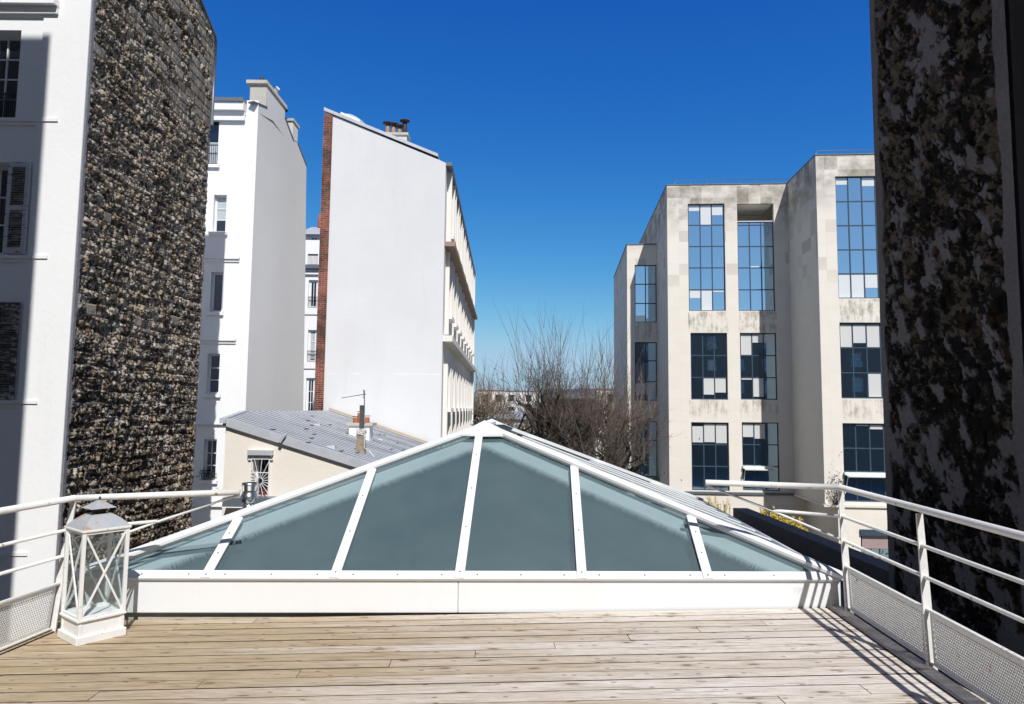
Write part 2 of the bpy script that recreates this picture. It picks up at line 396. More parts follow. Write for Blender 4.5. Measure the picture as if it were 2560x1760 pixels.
def m_wood():
    m = M('weathered_deck_boards'); at = m.n('Attribute', attribute_name='board'); rnd = at.outputs['Fac']
    o = m.n('TexCoord'); add = m.n('VectorMath', operation='ADD'); m.l(o.outputs['Object'], add.inputs[0])
    cx = m.n('CombineXYZ'); m.l(m.math('MULTIPLY', rnd, 37.), cx.inputs[0]); m.l(m.math('MULTIPLY', rnd, 91.), cx.inputs[1]); m.l(cx.outputs[0], add.inputs[1])
    def mp(sc):
        x = m.n('Mapping'); x.inputs['Scale'].default_value = sc; x.inputs['Rotation'].default_value = (0, 0, -math.radians(2.1)); m.l(add.outputs[0], x.inputs[0]); return x.outputs[0]
    # knots warp the grain
    vo = m.n('TexVoronoi', voronoi_dimensions='2D'); vo.inputs['Scale'].default_value = 1.0; vo.inputs['Randomness'].default_value = .9; m.l(mp((2.3, 7.0, 1)), vo.inputs[0])
    kd = vo.outputs['Distance']
    grain = m.noise(mp((2.2, 48, 1)), 1, 8, .72, 1.2)
    fine = m.noise(mp((7, 150, 1)), 1, 5, .7)
    broad = m.noise(mp((.9, 8, 1)), 1, 4, .55)
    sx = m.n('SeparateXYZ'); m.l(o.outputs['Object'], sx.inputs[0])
    side = m.n('MapRange'); side.inputs[1].default_value = -2.2; side.inputs[2].default_value = 1.6; m.l(sx.outputs[0], side.inputs[0])  # board tone runs from warm brown at left to pale grey at right
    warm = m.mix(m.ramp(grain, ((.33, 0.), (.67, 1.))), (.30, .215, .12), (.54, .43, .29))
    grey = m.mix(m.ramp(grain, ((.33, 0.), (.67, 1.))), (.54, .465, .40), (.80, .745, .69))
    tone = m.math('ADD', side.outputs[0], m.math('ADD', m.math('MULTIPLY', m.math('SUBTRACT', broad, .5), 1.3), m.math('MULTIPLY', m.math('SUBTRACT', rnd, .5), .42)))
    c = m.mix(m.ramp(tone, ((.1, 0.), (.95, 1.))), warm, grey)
    c = m.mix(m.ramp(fine, ((.36, .6), (.50, 0.))), c, (.22, .17, .125))
    c = m.mix(m.ramp(m.noise(mp((1.6, 16, 1)), 1, 6, .7), ((.56, 0.), (.8, .5))), c, (.62, .58, .54))
    kn = m.ramp(m.math('ADD', kd, m.math('MULTIPLY', m.math('SUBTRACT', m.noise(mp((22, 60, 1)), 1, 4), .5), .16)), ((.055, 1.), (.095, 0.)))
    sel = m.ramp(vo.outputs['Color'], ((.56, 0.), (.60, 1.)))
    c = m.mix(m.math('MULTIPLY', m.math('MULTIPLY', kn, sel), .95), c, (.085, .055, .035))
    v2 = m.n('TexVoronoi', voronoi_dimensions='2D'); v2.inputs['Scale'].default_value = 1.0; m.l(mp((5.5, 15, 1)), v2.inputs[0])
    k2 = m.math('MULTIPLY', m.ramp(v2.outputs['Distance'], ((.06, 1.), (.13, 0.))), m.ramp(v2.outputs['Color'], ((.66, 0.), (.70, 1.))))
    c = m.mix(m.math('MULTIPLY', k2, .8), c, (.11, .075, .05))
    halo = m.ramp(kd, ((.09, .45), (.26, 0.)))
    c = m.mix(m.math('MULTIPLY', halo, sel), c, (.33, .23, .14))
    crk = m.ramp(m.noise(mp((1.1, 34, 1)), 1.3, 8, .8), ((.57, 0.), (.60, 1.)))
    c = m.mix(m.math('MULTIPLY', crk, .75), c, (.10, .07, .045))
    return m.out(c, .75, m.math('ADD', m.math('MULTIPLY', grain, .6), fine), .35, .004, spec=.25)
MT['wood'] = m_wood(); MT['groove'] = plain('dark_board_side', (.045, .035, .028), .95, var=.5, scale=9)  # board sides coloured dark so the gaps between boards read dark

def m_attr(name, fine=30, bs=.5, mul=1.0):
    m = M(name); at = m.n('Attribute', attribute_name='tint'); n = m.noise(m.co(), fine, 5, .75); n2 = m.noise(m.co(), fine * .3, 5, .7)
    c = m.mix(.75, at.outputs['Color'], m.ramp(n, ((.3, .55), (.7, 1.1))), 'MULTIPLY')
    c = m.mix(m.ramp(n2, ((.5, 0.), (.8, .3))), c, (.10, .07, .05))
    return m.out(c, .95, n, bs, .02, spec=.1)
MT['rubble'] = m_attr('rubble_masonry')
MT['dark_wall'] = stucco('dark_grey_render', (.17, .155, .15), .15, .3, (.08, .07, .06), .3, 1.5)

# ------------------------------------------------------------------ rough masonry as real relief
def vnoise(U, V, s, seed):
    rs = np.random.RandomState(seed); L = rs.rand(257, 257)
    a = U / s + 61.3; b = V / s + 37.7; i = np.floor(a).astype(int); j = np.floor(b).astype(int)
    fx = a - i; fy = b - j; fx = fx * fx * (3 - 2 * fx); fy = fy * fy * (3 - 2 * fy)
    g = lambda p, q: L[p % 257, q % 257]
    return (g(i, j) * (1 - fx) + g(i + 1, j) * fx) * (1 - fy) + (g(i, j + 1) * (1 - fx) + g(i + 1, j + 1) * fx) * fy
def fbm(U, V, s, seed, o=4, r=.55):
    t = 0; a = 1; n = 0
    for k in range(o): t = t + a * vnoise(U, V, s / 2 ** k, seed + k * 7); n += a; a *= r
    return t / n
def sst(x, a, b):
    t = np.clip((x - a) / (b - a), 0, 1); return t * t * (3 - 2 * t)
def stones(U, V, ch, sw, seed):
    rs = np.random.RandomState(seed); R1 = rs.rand(400); R2 = rs.rand(400, 400)
    Vw = V + .05 * (fbm(U, V, 1.3, seed + 5) - .5) * 2
    r = Vw / ch + 50; k = np.floor(r).astype(int); fr = (r - k) * ch
    w = sw * (.7 + .7 * R1[k % 400]); c = (U + R1[(k * 3 + 1) % 400] * 3 + .05 * (vnoise(U, V, .2, seed + 9) - .5)) / w + 40; i = np.floor(c).astype(int); fc = (c - i) * w
    e = np.minimum(np.minimum(fr, ch - fr), np.minimum(fc, w - fc))
    return R2[i % 400, k % 400], R2[(i * 7 + 3) % 400, (k * 5 + 1) % 400], e, fr / ch
def relief(name, P, nu, nv, u0, u1, zb, ztop, fn, mat, parent):
    uu = np.linspace(u0, u1, nu); U, T = np.meshgrid(uu, np.linspace(0, 1, nv), indexing='ij')
    V = zb + T * (ztop(U) - zb); H, Ccol = fn(U, V)
    D = np.array(P.D); N = np.array(P.N); O = np.array(P.O)
    co = O + U[..., None] * D + H[..., None] * N; co[..., 2] = V
    org = np.array(parent['wp']); co = (co - org).reshape(-1, 3)
    idx = np.arange(nu * nv).reshape(nu, nv)
    q = np.stack([idx[:-1, :-1], idx[1:, :-1], idx[1:, 1:], idx[:-1, 1:]], -1).reshape(-1, 4)
    me = bpy.data.meshes.new(name); me.vertices.add(len(co)); me.vertices.foreach_set('co', co.ravel().astype(np.float32))
    me.loops.add(q.size); me.loops.foreach_set('vertex_index', q.ravel().astype(np.int32))
    me.polygons.add(len(q)); me.polygons.foreach_set('loop_start', (np.arange(len(q)) * 4).astype(np.int32)); me.polygons.foreach_set('loop_total', np.full(len(q), 4, np.int32))
    me.update(); me.validate()
    ca = me.color_attributes.new('tint', 'FLOAT_COLOR', 'POINT'); cc = np.ones((nu * nv, 4), np.float32); cc[:, :3] = Ccol.reshape(-1, 3); ca.data.foreach_set('color', cc.ravel())
    me.materials.append(mat); o = bpy.data.objects.new(name, me); SC.collection.objects.link(o); o.parent = parent; o['wp'] = list(parent['wp'])
    return o
def col3(mask, a, b): return np.array(a) * (1 - mask[..., None]) + np.array(b) * mask[..., None]

# ================================================================== GROUND
bm = NB(); face(bm, [(-1500, -400, -8), (1500, -400, -8), (1500, 2500, -8), (-1500, 2500, -8)]); struct('ground', bm, plain('courtyard_ground', (.22, .21, .19), .95, scale=.3))

# ================================================================== DECK
TS = .016
def dz(x): return TS * x
DA = math.radians(2.1); DE1 = Vector((math.cos(DA), math.sin(DA), 0)); DE2 = Vector((-DE1.y, DE1.x, 0))
def deckbox(bm, lay, s0, s1, t0, t1, z1, th, rnd, O=Vector((2.66, 5.60, 0)), E1=DE1, E2=DE2):
    vs = []
    for z in (z1 - th, z1):
        for s, t in ((s0, t0), (s1, t0), (s1, t1), (s0, t1)):
            p = O + E1 * s + E2 * t; vs.append(bm.verts.new((p.x, p.y, dz(p.x) + z)))
    for i in ((3, 2, 1, 0), (4, 5, 6, 7), (0, 1, 5, 4), (1, 2, 6, 5), (2, 3, 7, 6), (3, 0, 4, 7)):
        f = bm.faces.new([vs[k] for k in i]); f.material_index = 0 if i[0] == 4 else 1
    for v in vs: v[lay] = rnd
random.seed(5)
bm = bmesh.new(); lay = bm.verts.layers.float.new('board')
PW = .135
GAP = .012
for k in range(48):
    t1 = -k * PW; t0 = t1 - PW + random.uniform(.006, .0125)
    xj = 2.42 - .535 * (k - 1)            # joints step back row by row
    js = []
    q = xj
    while q > -4: js.append(q); q -= 4.9
    q = xj + 4.9
    while q < 3.5: js.append(q); q += 4.9
    js = sorted(x - 2.66 for x in js if -3.25 < x < 2.5)
    xs = [-6.12 + 0.0012 * k] + js + [-.12]
    for a, b in zip(xs, xs[1:]):
        deckbox(bm, lay, a + .002, b - .002, t0, t1, random.uniform(-.001, .001), .027, random.random())
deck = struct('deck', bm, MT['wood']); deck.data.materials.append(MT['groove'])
# side boards running along the railings
bm = bmesh.new(); lay = bm.verts.layers.float.new('board')
for O, E2, ss in ((Vector((2.62, 5.62, 0)), Vector((.052, 1, 0)).normalized(), ((-.085, .035),)), (Vector((-3.33, 5.35, 0)), Vector((.10, 1, 0)).normalized(), ((-.10, .05), ))):
    E1 = Vector((E2.y, -E2.x, 0))
    for a, b in ss:
        deckbox(bm, lay, a, b, -3.4, 0, .012, .03, random.random() * .3, O, E1, E2); deckbox(bm, lay, a, b, -7, -3.404, .012, .03, random.random() * .3, O, E1, E2)
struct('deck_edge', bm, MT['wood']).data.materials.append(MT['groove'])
bm = NB(); face(bm, [(-3.4, -5, -.09), (2.7, -5, -.09), (2.7, 5.45, -.09), (-3.4, 5.39, -.09)]); struct('deck_gap_shade', bm, MT['dark'])  # dark sheet under the boards, paints the shade seen through the gaps
bm = NB()
for x0, x1, y0, y1, z0, z1 in ((-3.42, 2.72, -5, 5.40, -8, -.10), ):
    box(bm, x0, x1, y0, y1, z0, z1)
struct('deck_base', bm, MT['white_wall'])

# ================================================================== SKYLIGHT
SA = math.radians(1.9); S1 = Vector((math.cos(SA), math.sin(SA), 0)); S2 = Vector((math.sin(math.radians(2.2)), math.cos(math.radians(2.2)), 0)); SO = Vector((2.66, 5.62, 0))
WL, RUN, LEN = 6.03, 1.79, 4.72
ZE, ZA = .245, 1.375
def sk(u, v, z): return SO + S1 * u + S2 * v + Vector((0, 0, z))
t = thing('roof_skylight', sk(-3, 2.2, -.3), 'large white framed pyramid skylight with frosted glass panes behind the wooden deck', 'skylight')
bm = NB()
def skbox(bm, u0, u1, v0, v1, z0, z1): hexa(bm, [sk(u0, v0, z0), sk(u1, v0, z0), sk(u1, v1, z0), sk(u0, v1, z0), sk(u0, v0, z1), sk(u1, v0, z1), sk(u1, v1, z1), sk(u0, v1, z1)])
skbox(bm, -WL, -3.07, 0, .10, -.006, ZE); skbox(bm, -3.067, 0, 0, .10, -.006, ZE)
skbox(bm, -.1, 0, .102, LEN, -.006, ZE); skbox(bm, -WL, -WL + .1, .102, LEN, -.006, ZE); skbox(bm, -WL + .1, -.1, LEN - .1, LEN - .002, -.006, ZE)
bmesh.ops.bevel(bm, geom=bm.edges[:], offset=.006, segments=1, affect='EDGES')
obj('fascia', bm, MT['alu'], t)
bm = NB(); skbox(bm, -WL + .03, -.03, .04, LEN - .03, -8, -.012); obj('upstand', bm, MT['concrete'], t)
bm = NB(); skbox(bm, -WL + .12, -.12, .12, LEN - .12, -.009, -.002); obj('interior_floor', bm, MT['interior'], t)
A1, A2 = sk(-WL / 2, RUN, ZA), sk(-WL / 2, LEN - RUN, ZA)
CL, CR, BL, BR = sk(-WL, 0, ZE), sk(0, 0, ZE), sk(-WL, LEN, ZE), sk(0, LEN, ZE)
fn_ = (CR - CL).cross(A1 - CL).normalized(); rn_ = (A1 - CR).cross(A2 - A1).normalized()
if rn_.z < 0: rn_ = -rn_
ln_ = (A1 - CL).cross(A2 - A1).normalized()
if ln_.z < 0: ln_ = -ln_
def hipz(u):    # height and run of the hip above lateral distance
    d = min(-u, WL + u) / (WL / 2); return RUN * d, ZE + (ZA - ZE) * d
mul = [-5.03, -4.035, -3.06, -2.09, -1.08]
edges = [-WL] + mul + [0]
for i, (a, b) in enumerate(zip(edges, edges[1:])):
    bm = NB(); ra, za = hipz(a); rb, zb = hipz(b)
    pts = [sk(a, 0, ZE), sk(b, 0, ZE), sk(b, rb, zb), sk(a, ra, za)]
    if a < -WL / 2 < b: pts.insert(3, A1)
    if i == 0: pts = pts[:3]
    if i == len(edges) - 2: pts = [pts[0], pts[1], pts[3]] if len(pts) == 4 else pts
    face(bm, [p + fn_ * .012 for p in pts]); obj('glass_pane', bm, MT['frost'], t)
# added white strips imitate light bands below the hips; a dark sheet backs them
UPS = (A1 - sk(-WL / 2, 0, ZE)); UPL = UPS.length; UPS.normalize(); AN = math.atan2(UPL, WL / 2)
for s, C0 in ((1, CL), (-1, CR)):
    bm = NB(); w = .165; dd = fn_ * -.035
    q = [C0, C0 + S1 * s * w / math.sin(AN), A1 - UPS * w / math.cos(AN), A1]
    q = [p + dd for p in q]; hexa(bm, [p - fn_ * .02 for p in q] + q)
    a_, b_ = q[1], q[2]; nn = 1500; r5 = random.Random(7); inn = UPS.cross(fn_).normalized() * s; inw = ((b_ - a_).cross(fn_)).normalized()
    if inw.dot(sk(-WL / 2, .3, ZE + .2) - a_) < 0: inw = -inw
    for k in range(nn):        # fine teeth soften the edge of the imitated light band
        p0, p1 = a_ + (b_ - a_) * (k / nn), a_ + (b_ - a_) * ((k + 1) / nn); dpt = .12 * r5.uniform(.45, 1)
        face(bm, [p0, p1, (p0 + p1) / 2 + inw * dpt])
    obj('hip_light_band', bm, MT['light_band'], t)
bm = NB(); q = [CL, CR, A1]; w = -.11
face(bm, [p + fn_ * w for p in q]); obj('dark_backing_sheet', bm, MT['interior'], t)  # added dark sheet, hides the interior behind the front glass
def screw(bm_, p, n):
    n = Vector(n).normalized(); tube(bm_, [p, p + n * .004], .0075, 6)
SCR = []
def with_screws(o, pts, n):
    for p in pts:
        if not SCR:
            b_ = bmesh.new(); screw(b_, Vector((0, 0, 0)), fn_); me = bpy.data.meshes.new('screw'); b_.to_mesh(me); b_.free(); me.materials.append(MT['zinc_dark']); SCR.append(me)
        s_ = bpy.data.objects.new('screw', SCR[0]); SC.collection.objects.link(s_); s_.parent = o; s_.location = p - Vector(o['wp'])
for u in mul:
    bm = NB(); r_, z_ = hipz(u); a, b = sk(u, -.008, ZE - .008 * (ZA - ZE) / RUN) + fn_ * .033, sk(u, r_ - .03, z_ - .012) + fn_ * .035
    bar(bm, a, b, .078, .02, fn_); bar(bm, a - fn_ * .024 + (b - a) * .06, b - fn_ * .024, .05, .02, fn_)
    bmesh.ops.bevel(bm, geom=bm.edges[:], offset=.003, segments=1, affect='EDGES')
    o = obj('glazing_bar', bm, MT['alu'], t)
    L = (b - a).length; n_ = max(3, int(L / .42)); with_screws(o, [a + (b - a) * ((k + .12) / n_) + fn_ * .0102 for k in range(n_)], fn_)
for C0 in (CL, CR):
    hd = (A1 - C0); n_ = (fn_ + (ln_ if C0 is CL else rn_)).normalized()
    bm = NB(); bar(bm, C0 - hd * .002 + n_ * .05, A1 + n_ * .05, .105, .03, n_); bar(bm, C0 + hd * .004 + n_ * .02, A1 + n_ * .02, .06, .03, n_)
    bmesh.ops.bevel(bm, geom=bm.edges[:], offset=.003, segments=1, affect='EDGES'); obj('hip_bar', bm, MT['alu'], t)
# bottom rail below the panes
bm = NB(); sl = (sk(0, 1, ZE + (ZA - ZE) / RUN) - sk(0, 0, ZE)).normalized()
bar(bm, sk(-WL + .02, 0, ZE) + sl * .03 + fn_ * .02, sk(-.02, 0, ZE) + sl * .03 + fn_ * .02, .085, .022, fn_)
o = obj('bottom_rail', bm, MT['alu'], t)
with_screws(o, [sk(e + d, 0, ZE) + sl * .03 + fn_ * .0312 for a, b in zip(edges, edges[1:]) for e, d in ((a, .14), ((a + b) / 2, 0), (b, -.14)) if -WL + .3 < e + d < -.35], fn_)
# ridge and side slopes
bm = NB(); bar(bm, A1 + Vector((0, 0, .055)), A2 + Vector((0, 0, .055)), .13, .03); obj('ridge_cap', bm, MT['alu'], t)
bm = NB(); c0 = A1 + Vector((0, 0, .10)); k = .30
pts = [A1 - S2 * .02 + (CL - A1).normalized() * k + fn_ * .07, A1 + S2 * -.02 + (sk(-3.02, 0, ZE) - A1).normalized() * .17 + fn_ * .06, A1 + (CR - A1).normalized() * k + fn_ * .07, A1 + S1 * .14 + S2 * .25 + Vector((0, 0, .02)), A1 - S1 * .14 + S2 * .25 + Vector((0, 0, .02))]
vs = [bm.verts.new(p) for p in pts]; top = bm.verts.new(c0); lo = [bm.verts.new(p - Vector((0, 0, .025))) for p in pts]
for i in range(5):
    bm.faces.new((vs[i], vs[(i + 1) % 5], top)); bm.faces.new((lo[i], lo[(i + 1) % 5], vs[(i + 1) % 5], vs[i]))
bm.normal_update(); obj('apex_cap', bm, MT['alu'], t)
for s, E0, E1_, n_ in ((1, CR, BR, rn_), (-1, CL, BL, ln_)):
    us = -0.0 if s == 1 else -WL
    nb = 9
    vs_ = [LEN * i / nb for i in range(nb + 1)]
    def topat(v): 
        d = min(1, v / RUN, (LEN - v) / RUN); return sk(us - s * WL / 2 * d, v, ZE + (ZA - ZE) * d)
    for a, b in zip(vs_, vs_[1:]):
        bm = NB(); pp = [sk(us, a, ZE), sk(us, b, ZE), topat(b)]
        if a < LEN - RUN < b: pp.append(A2)
        if a < RUN < b: pp.append(A1)
        if a > 0: pp.append(topat(a))
        if b == LEN: pp = [pp[0], pp[1]] + pp[3:]
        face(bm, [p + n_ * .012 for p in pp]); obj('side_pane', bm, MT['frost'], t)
    for v in vs_[1:-1]:
        bm = NB(); v_ = min(v, LEN - .03); a, b = sk(us, v_, ZE) + S1 * s * .05 + n_ * .02, topat(v_) + n_ * .02
        bar(bm, a - Vector((0, 0, .018)), b, .07, .014, n_); obj('side_bar', bm, MT['alu'], t)
    bm = NB(); bar(bm, sk(us, .05, ZE) + n_ * .02, sk(us, LEN, ZE) + n_ * .02, .09, .025, n_); obj('eaves_rail', bm, MT['alu'], t)
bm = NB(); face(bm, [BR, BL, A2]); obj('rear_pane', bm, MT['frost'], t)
for C0 in (BL, BR):
    bm = NB(); bar(bm, C0 + Vector((0, 0, .03)), A2 + Vector((0, 0, .06)), .10, .04); obj('hip_bar', bm, MT['alu'], t)
bm = NB(); c0 = A2 + Vector((0, 0, .10)); vs = [bm.verts.new(A2 + S1 * x + S2 * y + Vector((0, 0, z))) for x, y, z in ((-.3, .2, -.03), (.3, .2, -.03), (.16, -.2, .035), (-.16, -.2, .035))]; top = bm.verts.new(c0)
for i in range(4): bm.faces.new((vs[i], vs[(i + 1) % 4], top))
obj('apex_cap', bm, MT['alu'], t)

# ================================================================== RAILINGS
def perforated(a, b, zb, zt, leanv):
    """perforated sheet between posts: staggered round holes cut for real"""
    a, b = Vector(a), Vector(b); d = (b - a); L = d.length; d.normalize(); H = zt - zb; bm = bmesh.new(); cache = {}
    up = Vector((leanv.x, leanv.y, 1))
    def V(s, h):
        k = (round(s, 5), round(h, 5))
        if k not in cache: cache[k] = bm.verts.new(a + d * s + up * (zb + h) + Vector((0, 0, 0)))
        return cache[k]
    p = .0185; m_ = .018; r = .0062; ph = p * .866; nr = int((H - 2 * m_) / ph); nc = int((L - 2 * m_) / p) - 1
    y0 = (H - nr * ph) / 2; x0 = (L - (nc + .5) * p) / 2
    for j in range(nr):
        xo = x0 + (p / 2 if j % 2 else 0); ya, yb = y0 + j * ph, y0 + (j + 1) * ph; cy = (ya + yb) / 2
        bm.faces.new([bm.verts.new(v.co) for v in (V(0, ya), V(xo, ya), V(xo, yb), V(0, yb))])
        xe = xo + nc * p
        bm.faces.new([bm.verts.new(v.co) for v in (V(xe, ya), V(L, ya), V(L, yb), V(xe, yb))])
        for i in range(nc):
            xa, xb = xo + i * p, xo + (i + 1) * p; cx_ = (xa + xb) / 2
            hx = [V(cx_ + r * math.cos(t_), cy + r * math.sin(t_)) for t_ in [math.pi / 4 + math.pi / 3 * 0 + k_ * math.pi / 4 for k_ in range(8)]]
            c = [V(xb, yb), V(xa, yb), V(xa, ya), V(xb, ya)]
            for q_ in range(4):
                h0, h1, h2 = hx[q_ * 2], hx[q_ * 2 + 1], hx[(q_ * 2 + 2) % 8]
                bm.faces.new((c[q_], c[(q_ + 1) % 4], h2, h1, h0))
    for ya, yb in ((0, y0), (y0 + nr * ph, H)):
        bm.faces.new([bm.verts.new(v.co) for v in (V(0, ya), V(L, ya), V(L, yb), V(0, yb))])
    return bm
def railing(label, base, lean, side, ends, postsY):
    """base: function y -> point on the deck under the railing; lean: inward offset per metre of height"""
    P0 = base(postsY[0]); t = thing('railing', P0, label, 'railing', 'white tube railings at the sides of the deck')
    lv = Vector(lean)
    def at(y, h): 
        b = base(y); return Vector((b.x + lv.x * h, b.y + lv.y * h, b.z + h))
    HS = (.962, .735, .545); far = postsY[-1]
    for i, y in enumerate(postsY):
        bm = NB(); d = 1 if side > 0 else -1
        for h0, h1, w0, w1 in ((-.02, .93, .064, .040),):
            a, b = at(y, h0), at(y, h1)
            q = []
            for P_, w in ((a, w0), (b, w1)):
                for dx, dy in ((-w / 2, -.006), (w / 2, -.006), (w / 2, .006), (-w / 2, .006)): q.append(P_ + Vector((dx, dy, 0)))
            hexa(bm, q)
        pp = at(y, .02); 
        hexa(bm, [at(y, -.02) + Vector((-.005 * 1, .006, 0)), at(y, -.02) + Vector((.007, .006, 0)), at(y, -.02) + Vector((.007, .05, 0)), at(y, -.02) + Vector((-.005, .05, 0)),
                  at(y, .35) + Vector((-.005, .006, 0)), at(y, .35) + Vector((.007, .006, 0)), at(y, .35) + Vector((.007, .05, 0)), at(y, .35) + Vector((-.005, .05, 0))])
        obj('post', bm, MT['rail'], t)
    e = ends
    bm = NB(); tube(bm, [at(far, HS[0])] + [at(y, HS[0]) for y in postsY[::-1][1:]], .0235, 12); 
    tube(bm, [e['end'], at(postsY[0], HS[0])], .0235, 12) if False else None
    obj('handrail', bm, MT['rail'], t)
    bm = NB(); tube(bm, [at(postsY[0], HS[0]), e['end']], [.0235, .0235], 12); obj('handrail', bm, MT['rail'], t)
    for k in (1, 2):
        bm = NB(); tube(bm, [at(y, HS[k]) for y in postsY[::-1]], .0125, 10); obj('mid_rail', bm, MT['rail'], t)
    bm = NB(); tube(bm, [at(postsY[0], HS[1]), e['mid']], .0135, 10); obj('mid_rail', bm, MT['rail'], t)
    bm = NB(); tube(bm, [at(postsY[0], HS[2]), e['mid'] + Vector((0, 0, -.005)), e['end'] + Vector((0, 0, -.02))], .0095, 8); obj('brace', bm, MT['rail'], t)
    for y0, y1 in zip(postsY, postsY[1:]):
        A_, B_ = base(y1), base(y0); dd = (B_ - A_).normalized()
        bm = perforated(A_ + dd * .03, B_ - dd * .03, .035, .34, lv)
        o = obj('perforated_panel', bm, MT['rail'], t); md = o.modifiers.new('s', 'SOLIDIFY'); md.thickness = .002
        bm = NB(); bar(bm, at(y1, .35) + dd * .01, at(y0, .35) - dd * .01, .026, .012)
        bar(bm, at(y1, .03) + dd * .01, at(y0, .03) - dd * .01, .02, .01); obj('panel_frame', bm, MT['rail'], t)
    return t
def bR(y): x = 2.66 - .052 * (5.49 - y); return Vector((x, y, dz(x)))
def bL(y): x = -3.325 - .117 * (5.17 - y) * .9; return Vector((x, y, dz(x)))
railing('right hand white railing with perforated metal panels in front of the blackened stone wall', bR, (-.045, 0, 0), 1,
        {'end': atz(1764, 1206, 1.005), 'mid': atz(1932, 1276, .78)}, [5.49, 4.34, 3.19, 2.04, .89, -.26, -1.41])
railing('left hand white railing with perforated metal panels beside the lantern', bL, (.11, 0, 0), -1,
        {'end': atz(600, 1230, .93), 'mid': atz(393, 1303, .70)}, [5.12, 3.97, 2.82, 1.67, .52, -.63])

# ================================================================== LANTERN
La, Lb, Lc = Vector((-2.948, 4.831, 0)), Vector((-2.751, 5.087, 0)), Vector((-3.216, 4.984, 0))   # front, right and left foot corners
ctr = (Lb + Lc) / 2; ex = (Lb - La).normalized(); ey = Vector((-ex.y, ex.x, 0)); lz = dz(ctr.x) + .001
t = thing('lantern', (ctr.x, ctr.y, lz), 'tall white wooden lantern with crossed bars and grey tin roof standing on the deck', 'lantern')
def lp(a, b, z): return ctr + ex * a + ey * b + Vector((0, 0, lz + z))
def lbox(bm, a0, a1, b0, b1, z0, z1): hexa(bm, [lp(a0, b0, z0), lp(a1, b0, z0), lp(a1, b1, z0), lp(a0, b1, z0), lp(a0, b0, z1), lp(a1, b0, z1), lp(a1, b1, z1), lp(a0, b1, z1)])
h = .163; bx_ = .148
def bev(bm, w=.002): bmesh.ops.bevel(bm, geom=bm.edges[:], offset=w, segments=1, affect='EDGES'); return bm
bm = NB(); lbox(bm, -h, h, -h, h, 0, .052); obj('plinth', bev(bm), MT['lantern'], t)
bm = NB(); lbox(bm, -bx_ + .004, bx_ - .004, -bx_ + .004, bx_ - .004, .0522, .15)
for sa in (-1, 1):
    for sb in (-1, 1):
        lbox(bm, sa * bx_ - .001 if sa < 0 else bx_ - .023, -bx_ + .023 if sa < 0 else bx_ + .001, -bx_ - .001 if sb < 0 else bx_ - .023, -bx_ + .023 if sb < 0 else bx_ + .001, .0524, .1498)
obj('base_box', bm, MT['lantern'], t)
bm = NB(); lbox(bm, -.160, .160, -.160, .160, .1502, .166); obj('ledge', bev(bm), MT['lantern'], t)
zb_, zt_ = .1662, .757; pw = .024; ph_ = .143
for sa in (-1, 1):
    for sb in (-1, 1):
        bm = NB(); a0 = sa * ph_ - pw / 2; b0 = sb * ph_ - pw / 2; lbox(bm, a0, a0 + pw, b0, b0 + pw, zb_, zt_); obj('corner_post', bev(bm, .0015), MT['lantern'], t)
for (ax, sg) in (('a', -1), ('a', 1), ('b', -1), ('b', 1)):
    def q(s, z, out=0):
        c_ = sg * (ph_ + out)
        return lp(s, c_, z) if ax == 'b' else lp(c_, s, z)
    nrm = (ey if ax == 'b' else ex) * sg; e_ = ph_ - pw / 2
    for z0, z1, nm in ((zb_ + .009, zb_ + .009, 'rail'), (zt_ - .009, zt_ - .009, 'rail')):
        bm = NB(); bar(bm, q(-e_, z0), q(e_, z1), .018, .018); obj('frame_rail', bm, MT['lantern'], t)
    for sgn in (-1, 1):
        bm = NB(); bar(bm, q(-e_ * sgn, zb_ + .018, .002 * sgn), q(e_ * sgn, zt_ - .018, .002 * sgn), .013 if 1 else 0, .009, nrm); obj('cross_bar', bm, MT['lantern'], t)
    bm = NB(); face(bm, [q(-e_, zb_ + .018, -.008), q(e_, zb_ + .018, -.008), q(e_, zt_ - .018, -.008), q(-e_, zt_ - .018, -.008)]); obj('glass', bm, MT['clear'], t)
bm = NB(); lbox(bm, -.162, .162, -.162, .162, .7572, .773); obj('top_ledge', bev(bm), MT['lantern'], t)
def pyr(bm, prof, close=True):
    rings = [[bm.verts.new(lp(sa * r, sb * r, z)) for sa, sb in ((-1, -1), (1, -1), (1, 1), (-1, 1))] for r, z in prof]
    for r0, r1 in zip(rings, rings[1:]):
        for k in range(4): bm.faces.new((r0[k], r0[(k + 1) % 4], r1[(k + 1) % 4], r1[k]))
    if close: bm.faces.new(rings[-1]); bm.faces.new(rings[0][::-1])
bm = NB(); pyr(bm, [(.157, .7732), (.138, .797), (.108, .828), (.078, .852), (.058, .862)]); rf = obj('roof', bm, MT['tin'], t)
bm = NB(); pyr(bm, [(.034, .862), (.034, .908)]); obj('vent_box', bm, MT['rust_metal'], rf)
bm = NB(); pyr(bm, [(.086, .903), (.052, .925), (.02, .950), (.004, .957)]); obj('cap', bm, MT['tin'], rf)
bm = NB(); lathe(bm, lp(0, 0, 0), [(.001, .955), (.007, .962), (.007, .975), (.001, .985)], 10); obj('finial', bm, MT['rust_metal'], rf)

